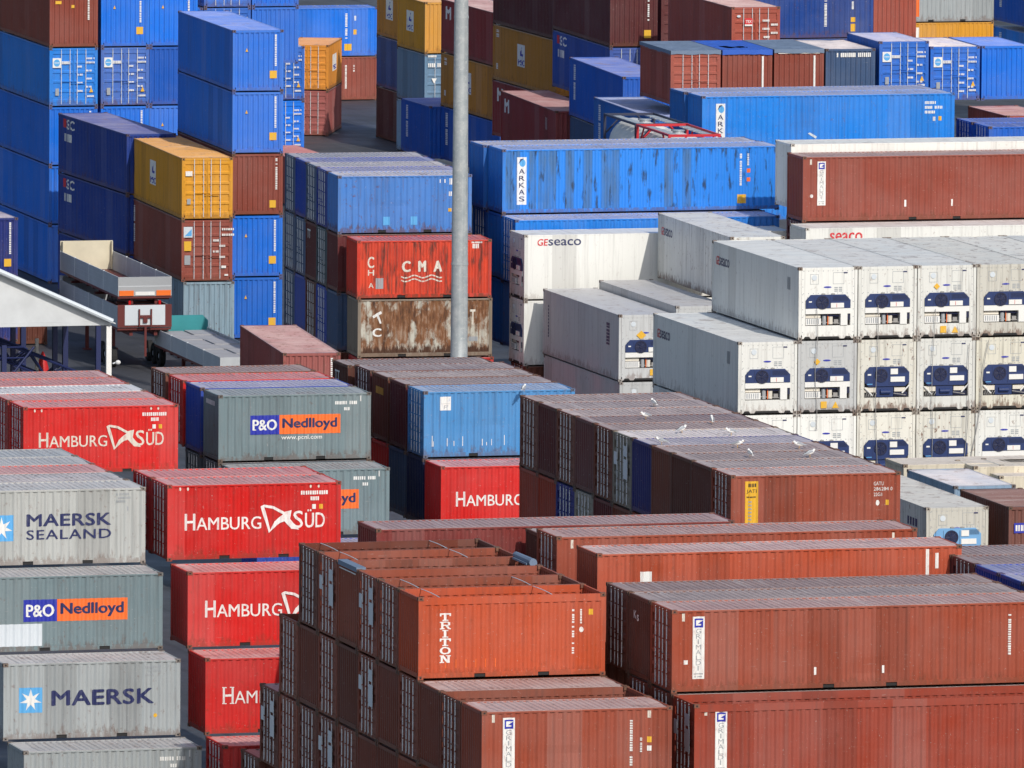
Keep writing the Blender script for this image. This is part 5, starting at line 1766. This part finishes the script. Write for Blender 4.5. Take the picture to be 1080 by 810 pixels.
('dry', 'Y', 122.89, 473.81, 2.504, 40, 2.896, 84.5, 'maroon3', 'p', 'jcode', 'dull red container with smooth pink roof beside the flat loaded trailer', 'loose containers near the trailers and the right edge'),
('reefpale', 'Y', 132.69, 415.24, 2.615, 40, 2.591, 90, 'offwhite', 'r', 'dlogo', 'cream refrigerated container with light blue unit and rusty edges beside gull block', 'loose containers near the trailers and the right edge'),
('dry', 'Y', 135.81, 414.92, 2.615, 20, 2.591, 90, 'brownroof', 'p', 'endsign', 'rust brown container with small blue end sign at the right edge', 'loose containers near the trailers and the right edge'),
('dry', 'Y', 135.76, 421.52, 2.665, 20, 2.591, 90, 'greyblue', 'p', '', 'slate grey roofed container behind the rust brown one at the right edge', 'loose containers near the trailers and the right edge'),
('reefside', 'X', 133.8, 429.54, 2.615, 20, 2.591, 0, 'cream', 'p', '', 'cream container low under the white wall beside the gull block', 'loose containers near the trailers and the right edge'),
('reefside', 'X', 136.26, 428.36, 2.615, 20, 2.591, 0, 'cream', 'p', '', 'cream container low under the white wall, behind the slate roof', 'loose containers near the trailers and the right edge'),
('reefside', 'X', 137.41, 428.63, 2.615, 20, 2.591, 0, 'creamg', 'p', '', 'cream grey container low under the white wall at the right edge', 'loose containers near the trailers and the right edge'),
('reefside', 'X', 136.91, 427.15, 2.365, 20, 2.591, 0, 'cream', 'p', '', 'cream container in front of the lowest cream row at the right edge', 'loose containers near the trailers and the right edge'),
]


for i_, spec in enumerate(LAYOUT):
    build_container(spec, i_)

# ---------------------------------------------------------------- lamp mast
def build_mast():
    t = root_at('lamp_mast', (129.69, 480.0, 0))
    tag(t, 'tall mottled grey tapering steel lamp mast rising between the container blocks', 'lamp mast')
    b = MB()
    prof = [(0, .43), (.03, .43), (.03, .37), (6, .36), (12, .332), (18, .304), (24, .276), (32, .24), (32, 0)]
    b.lathe(prof, 'mast', (0, 0, 0), (0, 0, 1), 28)
    link('pole', b.mesh('pole', True), t)
    for zz, rad in ((8.4, .35), (18.9, .30)):
        b = MB()
        b.lathe([(0, rad), (.0, rad + .014), (.10, rad + .012), (.10, rad - .01)], 'mast', (0, 0, zz), (0, 0, 1), 28)
        link('joint_band', b.mesh('joint_band'), t)
    b = MB()
    b.lathe([(0, .45), (.05, .7), (.25, .7), (.3, .45)], 'mast', (0, 0, 31.2), (0, 0, 1), 24)
    link('lamp_ring', b.mesh('lamp_ring'), t)
    for k in range(6):
        a = k * math.pi / 3
        c = MB()
        c.box(-.25, .25, -.12, .12, -.2, .2, 'alu')
        c.box(-.22, .22, -.13, -.12, -.17, .17, 'glass')
        o = link('floodlight', c.mesh('floodlight'), t)
        o.location = (.95 * math.cos(a), .95 * math.sin(a), 31.3)
        o.rotation_euler = (R(-35), 0, a + math.pi / 2)


build_mast()


# ---------------------------------------------------------------- tank containers
def build_tank(x, y, z, rz, frame, label):
    t = root_at('tank_container', (x, y, z), R(rz))
    tag(t, label, 'tank container', 'tank containers between the blue rows')
    L, H = 6.058, 2.591
    b = MB()
    s = .11
    for x0 in (0, L - s):
        for y0 in (0, W - s):
            b.box(x0, x0 + s, y0, y0 + s, 0, H, frame)
    for y0 in (0, W - s):
        b.box(s, L - s, y0 + .012, y0 + s - .012, H - .10, H - .005, frame)
        b.box(s, L - s, y0 + .012, y0 + s - .012, .01, .12, frame)
        for xa, xb in ((.08, 1.3), (L - .08, L - 1.3)) if frame == 'frame_red' else ():
            b.tube((xa, y0 + s / 2, H - 1.25), (xb, y0 + s / 2, H - .06), .045, frame, 6)
            b.tube((xa, y0 + s / 2, 1.2), (xb, y0 + s / 2, .08), .045, frame, 6)
    for x0 in (0, L - s):
        b.box(x0 + .012, x0 + s - .012, s, W - s, H - .12, H - .005, frame)
        b.box(x0 + .012, x0 + s - .012, s, W - s, .01, .14, frame)
        for y0, y1 in ((.1, .9), (W - .1, W - .9)):
            b.tube((x0 + s / 2, y0, H - .9), (x0 + s / 2, y1, H - .06), .045, frame, 6)
            b.tube((x0 + s / 2, y0, .9), (x0 + s / 2, y1, .06), .045, frame, 6)
    link('frame', b.mesh('frame'), t)
    b = MB()
    r = 1.13
    prof = [(.20, 0), (.22, .4), (.30, .75), (.42, .98), (.58, 1.09), (.75, r), (L - .75, r), (L - .58, 1.09), (L - .42, .98), (L - .30, .75), (L - .22, .4), (L - .20, 0)]
    b.lathe(prof, 'tank', (0, W / 2, H / 2), (1, 0, 0), 32)
    link('tank_shell', b.mesh('tank_shell', True), t)
    for ya, yb in ((.25, .62), (W - .62, W - .25)):
        b = MB()
        b.box(.6, L - .6, ya + .15, yb - .15, H - .13, H - .10, 'steel')
        for k in range(5):
            b.box(.7 + k * .95, 1.45 + k * .95, ya, yb, H - .10, H - .05, 'alu')
        link('walkway', b.mesh('walkway'), t)
    b = MB()
    b.lathe([(0, .26), (.1, .26), (.1, .30), (.14, .30), (.14, 0)], 'alu', (L / 2, W / 2, H / 2 + r - .02), (0, 0, 1), 18)
    b.lathe([(0, .10), (.12, .10), (.12, 0)], 'frame_dark', (L / 2 + .9, W / 2, H / 2 + r - .03), (0, 0, 1), 12)
    link('manlid', b.mesh('manlid'), t)
    return t


TX, TY, TZ = 146.8, 507.4, 11.51
rz_t = -2.0
def tank_at(dy, frame, label):
    x = TX + W * math.cos(R(rz_t)) + dy * math.sin(R(-rz_t))
    y = TY + W * math.sin(R(rz_t)) + dy * math.cos(R(-rz_t))
    build_tank(x, y, TZ - 2.591, 90 + rz_t, frame, label)


tank_at(0, 'frame_red', 'red framed tank container with pale walkway pads, nearer of the two tanks')
tank_at(6.25, 'frame_dark', 'dark framed tank container with round white dusty shell, behind the red framed tank')


# ---------------------------------------------------------------- trailers
def wheels(t, xs, w=2.5, r=.48):
    for x in xs:
        for y in (.12, w - .12):
            b = MB()
            b.lathe([(-.14, .22), (-.14, r - .05), (-.10, r), (.10, r), (.14, r - .05), (.14, .22)], 'rubber', (0, 0, 0), (0, 1, 0), 20)
            wh = link('wheel', b.mesh('wheel'), t)
            wh.location = (x, y, r)
            c = MB()
            c.lathe([(-.12, .0), (-.10, .12), (-.05, .2), (.05, .2), (.10, .12), (.12, 0)], 'steel', (0, 0, 0), (0, 1, 0), 16)
            link('rim', c.mesh('rim'), wh)


def dropside(x, y, z, rz, L, label, wheels_on, head, chassis_h, side_h, group='flat trailers parked by the yellow stack', lights=False):
    """trailer built with its tail at x = 0; z is the height of what carries it"""
    t = root_at('dropside_trailer', (x, y, z), R(rz))
    tag(t, label, 'trailer', group)
    w = 2.5
    fl = chassis_h
    b = MB()
    for y0 in (.6, w - .75):
        b.box(.2, L - .2, y0, y0 + .15, fl - .38, fl - .10, 'chassis')
    for k in range(9):
        b.box(.3 + k * (L - .6) / 9, .4 + k * (L - .6) / 9, .05, w - .05, fl - .2, fl - .1, 'chassis')
    b.box(0, L, 0, w, fl - .10, fl, 'chassis')
    link('chassis', b.mesh('chassis'), t)
    for yy in (0, w - .05):
        b = MB()
        n = 4
        for k in range(n):
            a, e = .06 + (L - .12) * k / n, .06 + (L - .12) * (k + 1) / n - .03
            b.box(a, e, yy, yy + .045, fl + .004, fl + side_h, 'board')
            for q in range(1, 4):
                zz = fl + side_h * q / 4
                b.box(a + .02, e - .02, yy - .006, yy + .051, zz - .012, zz + .012, 'board')
            b.box(e - .01, e + .04, yy - .012, yy + .057, fl + .002, fl + side_h + .03, 'steel')
        link('side_board', b.mesh('side_board'), t)
    b = MB()
    if lights:
        b.box(-.03, .03, .0, w, fl + .003, fl + side_h, 'alu')
        b.box(-.036, .036, .02, w - .02, fl + side_h * .5, fl + side_h * .53, 'steel')
    else:
        b.box(-.03, .03, .0, w, fl + .003, fl + side_h, 'board')
    tb = link('tail_board', b.mesh('tail_board'), t)
    if lights:
        for y0, y1 in ((.05, .72), (w - .72, w - .05)):
            c = MB()
            c.box(-.07, -.04, y0, y1, fl + .02, fl + .26, 'lamp_orange')
            link('tail_light', c.mesh('tail_light'), t)
        c = MB()
        c.box(-.065, -.04, .8, w - .8, fl + .04, fl + .20, 'm_white')
        link('number_plate', c.mesh('number_plate'), t)
    b = MB()
    hz = fl + head[1]
    if head[0] == 'teal':
        b.prism([(0, fl + .01), (0, hz - .25), (.25, hz), (w - .25, hz), (w, hz - .25), (w, fl + .01)], 'x', L - .05, L + .03, 'teal')
    else:
        b.box(L - .05, L + .03, 0, w, fl + .01, hz, head[0])
        b.box(L - .35, L - .05, .055, .10, fl + .02, hz - .02, head[0])
        b.box(L - .35, L - .05, w - .10, w - .055, fl + .02, hz - .02, head[0])
    link('headboard', b.mesh('headboard'), t)
    if wheels_on:
        wheels(t, (1.6, 2.9, 4.2), w)
        for y0 in (.55, w - .7):
            b = MB()
            b.box(L - 3.4, L - 3.25, y0, y0 + .15, .05, fl - .3, 'chassis')
            b.box(L - 3.55, L - 3.1, y0 - .1, y0 + .25, .0, .06, 'chassis')
            link('landing_leg', b.mesh('landing_leg'), t)
    return t


TR = 90 - 1.6
bx, by = 124.35 + 2.5, 520.0
low = dropside(bx, by, 0, TR, 13.2, 'lower drop side trailer with maroon tail and white rear panel, carrying another trailer', True, ('board', 1.2), 1.95, 1.0)
b = MB()
b.box(-.08, -.035, -.01, 2.51, 1.98, 3.02, 'chassis')
link('tail_frame', b.mesh('tail_frame'), low)
b = MB()
b.box(-.10, -.082, .30, 2.18, 2.08, 3.0, 'm_pale')
link('rear_panel', b.mesh('rear_panel'), low)
for yy in (.55, 1.95):
    b = MB()
    b.lathe([(0, .06), (.16, .07), (.2, .0)], 'lamp_red', (-.05, yy, 3.02), (0, 0, 1), 10)
    link('tail_lamp', b.mesh('tail_lamp'), low)
b = MB()
for yy in (.96, 1.52):
    b.box(-.22, -.12, yy - .03, yy + .03, 2.02, 2.82, 'chassis')
b.box(-.2, -.13, .98, 1.5, 2.42, 2.54, 'chassis')
b.box(-.2, -.13, 1.14, 1.34, 2.2, 2.42, 'chassis')
b.box(-.2, -.13, .98, 1.5, 2.02, 2.09, 'chassis')
b.box(-.19, -.14, 1.18, 1.28, 0.65, 2.02, 'chassis')
link('hitch_frame', b.mesh('hitch_frame'), low)
up = dropside(bx - .02, by - .15, 2.96, TR, 13.2, 'upper empty drop side trailer with cream headboard and orange tail lights, stacked on another', False, ('cream_board', 1.36), .46, .88, lights=True)
b = MB()
for xx in (1.2, 6.0, 11.5):
    b.box(xx, xx + .25, .2, 2.3, 0.0, .10, 'chassis')
link('bearer', b.mesh('bearer'), up)

tx, ty = 126.08, 507.6
rz3 = -1.2
flat = dropside(tx + 2.5 * math.cos(R(rz3)), ty + 2.5 * math.sin(R(rz3)), 0, 90 + rz3, 13.6, 'low drop side trailer with teal headboard, loaded with pale slabs', True, ('teal', 1.30), 1.08, .72)
for i in range(6):
    for j in range(2):
        b = MB()
        b.box(.03, 2.10, .02, 1.12, 0, .62 + .03 * ((i + j) % 2), 'slab')
        o = link('stone_slab_stack', b.mesh('stone_slab_stack'))
        a = R(90 + rz3)
        lx, ly = .15 + 2.18 * i, .09 + 1.18 * j
        bxx, byy = tx + 2.5 * math.cos(R(rz3)), ty + 2.5 * math.sin(R(rz3))
        o.location = (bxx + lx * math.cos(a) - ly * math.sin(a), byy + lx * math.sin(a) + ly * math.cos(a), 1.085)
        o.rotation_euler = (0, 0, a)
        tag(o, f"pale slab stack on the teal headed trailer, {['first', 'second', 'third', 'fourth', 'fifth', 'sixth'][i]} from its tail, {['far', 'near'][j]} file", 'slab stack', 'pale slab stacks on the low trailer')


# ---------------------------------------------------------------- storage tent with blue trusses
def build_tent():
    x1, y0, ez = 114.48, 480.0, 6.28
    x0, d = 94.0, 24.0
    ax = (x0 + x1) / 2
    az = ez + (x1 - ax) * .442
    t = root_at('storage_tent', (x0, y0, 0))
    tag(t, 'white gabled storage tent with pale blue edge and open blue framework below', 'tent')
    w = x1 - x0
    hx = ax - x0
    b = MB()
    b.prism([(0, ez), (w, ez), (hx, az)], 'y', 0, .03, 'tent_white')
    b.box(0, w, -.012, .042, ez - .16, ez - .003, 'tent_white')
    link('gable', b.mesh('gable'), t)
    b = MB()
    for xa, xb in ((-.15, hx), (w + .15, hx)):
        za = ez - .05
        b.face([(xa, -.25, za), (xb, -.25, az + .06), (xb, d, az + .06), (xa, d, za)], 'tent_white')
        b.face([(xa, -.25, za - .05), (xb, -.25, az + .01), (xb, d, az + .01), (xa, d, za - .05)], 'tent_white')
        b.face([(xa, -.25, za - .05), (xb, -.25, az + .01), (xb, -.25, az + .06), (xa, -.25, za)], 'tent_white')
    link('roof', b.mesh('roof'), t)
    b = MB()
    for xa, xb in ((0, hx), (w, hx)):
        b.tube((xa, -.30, ez + .03), (xb, -.30, az + .12), .11, 'm_pale', 8)
    link('edge_strip', b.mesh('edge_strip'), t)
    for xx in (.1, w - .1):
        for yy in (0, 8, 16, 23.8):
            c = MB()
            c.box(-.11, .11, -.11, .11, 0, ez - .18, 'm_white' if yy == 0 else 'truss_blue')
            o = link('post', c.mesh('post'), t)
            o.location = (xx, yy, 0)
    for yy in (-.0, 8, 16):
        c = MB()
        c.box(w - .65, w - .45, yy - .1, yy + .1, 0, ez - .18, 'truss_blue')
        link('inner_post', c.mesh('post'), t)
    c = MB()
    c.tube((w + .05, -.15, 4.50), (w + .22, -.15, 4.56), .03, 'steel', 6)
    c.lathe([(0, .05), (.04, .10), (.10, .12), (.17, .08), (.20, 0)], 'glass', (w + .27, -.2, 4.46), (0, 0, 1), 14)
    link('floodlight', c.mesh('floodlight'), t)
    c = MB()
    c.box(.2, w - 5.5, d - .1, d - .06, 3.0, ez, 'interior_dark')  # back wall added in navy to paint the tent's dark interior
    c.box(w - 5.5, w - .7, d - .1, d - .06, .05, ez, 'interior_dark')
    link('dark_interior_wall', c.mesh('dark_interior_wall'), t)
    # lattice girders sloping down to the open side
    for yy in (2.5, 9.0, 15.5):
        c = MB()
        def chord(x, o):
            return (x, yy, 6.05 - (x - (w - 6.2)) * .40 + o)
        xs = [w - 12 + i * .7 for i in range(18)]
        for o, dy in ((0, -.3), (0, .3), (-.75, 0)):
            for p, q in zip(xs, xs[1:]):
                P, Q = chord(p, o), chord(q, o)
                zc = 6.0
                c.tube((P[0], yy + dy, min(P[2], zc + o)), (Q[0], yy + dy, min(Q[2], zc + o)), .055, 'truss_blue', 6)
        for i, (p, q) in enumerate(zip(xs, xs[1:])):
            P, Q = chord(p, 0 if i % 2 else -.75), chord(q, -.75 if i % 2 else 0)
            za, zb = min(P[2], 6.0 + (0 if i % 2 else -.75)), min(Q[2], 6.0 + (-.75 if i % 2 else 0))
            c.tube((P[0], yy - (.3 if i % 2 else 0), za), (Q[0], yy - (0 if i % 2 else .3), zb), .035, 'truss_blue', 5)
            c.tube((P[0], yy + (.3 if i % 2 else 0), za), (Q[0], yy + (0 if i % 2 else .3), zb), .035, 'truss_blue', 5)
        link('truss', c.mesh('truss'), t)
    for yy in (0.6, 23.0):
        c = MB()
        for zz in (3.55, 4.1, 4.75, 5.2):
            c.tube((0, yy, zz), (w - 3.6, yy, zz), .035, 'truss_blue', 6)
        for k in range(6):
            xx = 2 + k * 2.8
            c.box(xx - .1, xx + .1, yy - .1, yy + .1, 0, 5.3, 'truss_blue')
            c.tube((xx, yy, 3.6), (xx + 1.3, yy, 5.2), .05, 'truss_blue', 6)
            c.tube((xx, yy, 3.6), (xx - 1.3, yy, 5.2), .05, 'truss_blue', 6)
        link('bracing', c.mesh('bracing'), t)


build_tent()
b = MB()
b.lathe([(0, .32), (.05, .32), (.05, .05), (1.3, .05)], 'steel', (0, 0, 0), (0, 0, 1), 12)
t = root_at('folded_parasol', (114.1, 491.0, 0))
tag(t, 'red pointed folded parasol standing under the white tent', 'parasol')
link('stand', b.mesh('stand'), t)
b = MB()
b.lathe([(1.3, .02), (1.35, .30), (2.9, .29), (3.3, .24), (3.65, .14), (3.9, .05), (3.95, .0)], 'buoy_red', (0, 0, 0), (0, 0, 1), 16)
link('cover', b.mesh('cover', True), t)
b = MB()
b.box(-.07, .07, -.07, .07, 0, 4.6, 'm_cream')
o = link('wooden_post', b.mesh('wooden_post'))
o.location = (113.6, 490.0, 0)
tag(o, 'thin beige post beside the red folded parasol', 'post')


# ---------------------------------------------------------------- gulls
def gull_mesh():
    b = MB()
    prof = [(-.30, .0), (-.26, .03), (-.15, .075), (.0, .105), (.10, .10), (.17, .075), (.21, .055), (.23, .05)]
    b.lathe(prof, 'feather_white', (0, 0, .22), (1, 0, .25), 12)
    b.lathe([(-.07, 0), (-.055, .035), (-.02, .062), (.02, .062), (.055, .04), (.07, 0)], 'feather_white', (.245, 0, .335), (1, 0, .1), 12)
    b.tube((.20, 0, .27), (.245, 0, .34), .055, 'feather_white', 10, .05)
    b.face([(-.24, -.03, .16), (-.40, -.055, .12), (-.40, .055, .12), (-.24, .03, .16)], 'feather_white')
    return b.mesh('body', True)


def gull_wing(s):
    b = MB()
    pts_o = [(.13, .095 * s, .27), (.02, .115 * s, .25), (-.14, .10 * s, .20), (-.36, .045 * s, .165)]
    pts_u = [(.12, .075 * s, .31), (.0, .07 * s, .335), (-.15, .045 * s, .27), (-.37, .02 * s, .19)]
    b.sheet([pts_o, pts_u], 'feather_grey')
    b.sheet([[(p[0], p[1] + .012 * s, p[2] - .006) for p in pts_o], [(p[0], p[1] + .012 * s, p[2] + .004) for p in pts_u]], 'feather_grey')
    return b.mesh('wing')


def gull_bits():
    b = MB()
    b.tube((.305, 0, .335), (.37, 0, .325), .014, 'beak', 6, .004)
    return b.mesh('beak')


def gull_legs():
    b = MB()
    for s in (-1, 1):
        b.tube((.0, .035 * s, .15), (.0, .035 * s, .01), .008, 'beak', 5)
        b.face([(-.01, .035 * s, .006), (.055, .015 * s, .006), (.055, .06 * s, .006)], 'beak')
    return b.mesh('legs')


GM, GW1, GW2, GB, GL = gull_mesh(), gull_wing(1), gull_wing(-1), gull_bits(), gull_legs()
GULLS = [
    (116.56, 404.44, 10.392, 100, 'white gull farthest back on the brown roofs'),
    (115.05, 400.28, 10.392, 200, 'white gull behind and beside the pale papered roof'),
    (116.97, 398.42, 10.392, 80, 'white gull alone near the far edge of the pinkish roofs'),
    (115.03, 395.59, 10.392, 30, 'upright gull on the cream roof strip'),
    (116.52, 394.49, 10.392, 190, 'grey winged gull walking on the cream roof strip'),
    (113.26, 391.98, 10.392, 150, 'gull at the corner edge above the dark blue end'),
    (115.6, 390.56, 10.392, 330, 'gull with tail toward us on the pink brown roof'),
    (115.17, 387.54, 10.392, 95, 'white breasted gull in the middle of the streaked front roof'),
    (117.62, 389.84, 10.392, 180, 'grey gull crouching on the front roof near its far end'),
    (117.19, 387.13, 10.392, 20, 'small gull lowest on the front roof near the serial lettering'),
    (120.03, 434.65, 7.789, 60, 'white gull on the edge of the light blue container roof'),
]
for (gx, gy, gz, gr, lab) in GULLS:
    t = root_at('seagull', (gx, gy, gz), R(gr))
    t.scale = (.72, .72, .72)
    tag(t, lab, 'seagull', 'seagulls resting on the container roofs')
    link('body', GM, t)
    link('wing', GW1, t)
    link('wing', GW2, t)
    link('beak', GB, t)
    link('legs', GL, t)

# ---------------------------------------------------------------- reefer power cables
REEF_X, REEF_Y = 133.46, 442.62
for ci, (u, zt_, zb_, du) in enumerate(((.72, 10.0, 5.2, .02), (3.22, 10.1, 1.0, .05), (5.6, 9.9, 1.2, -.12), (7.85, 8.6, 3.0, -.75), (7.1, 8.5, 1.1, -.3))):
    b = MB()
    pts = []
    for i in range(11):
        f = i / 10
        pts.append((du * f + .05 * math.sin(f * 9 + ci), -.10 - .03 * math.sin(f * 6), zt_ + (zb_ - zt_) * f))
    for p, q in zip(pts, pts[1:]):
        b.tube(p, q, .013, 'unit_grey', 6)
    o = link('power_cable', b.mesh('power_cable'))
    o.location = (REEF_X + u, REEF_Y, 0)
    tag(o, ['dark power cable on the first white column', 'dark power cable down the second white column', 'nearly straight dark power cable down the third white column',
            'slanting dark power cable crossing the white columns at the edge', 'dark power cable slanting gently beside the third white column'][ci], 'cable', 'power cables on the white wall')
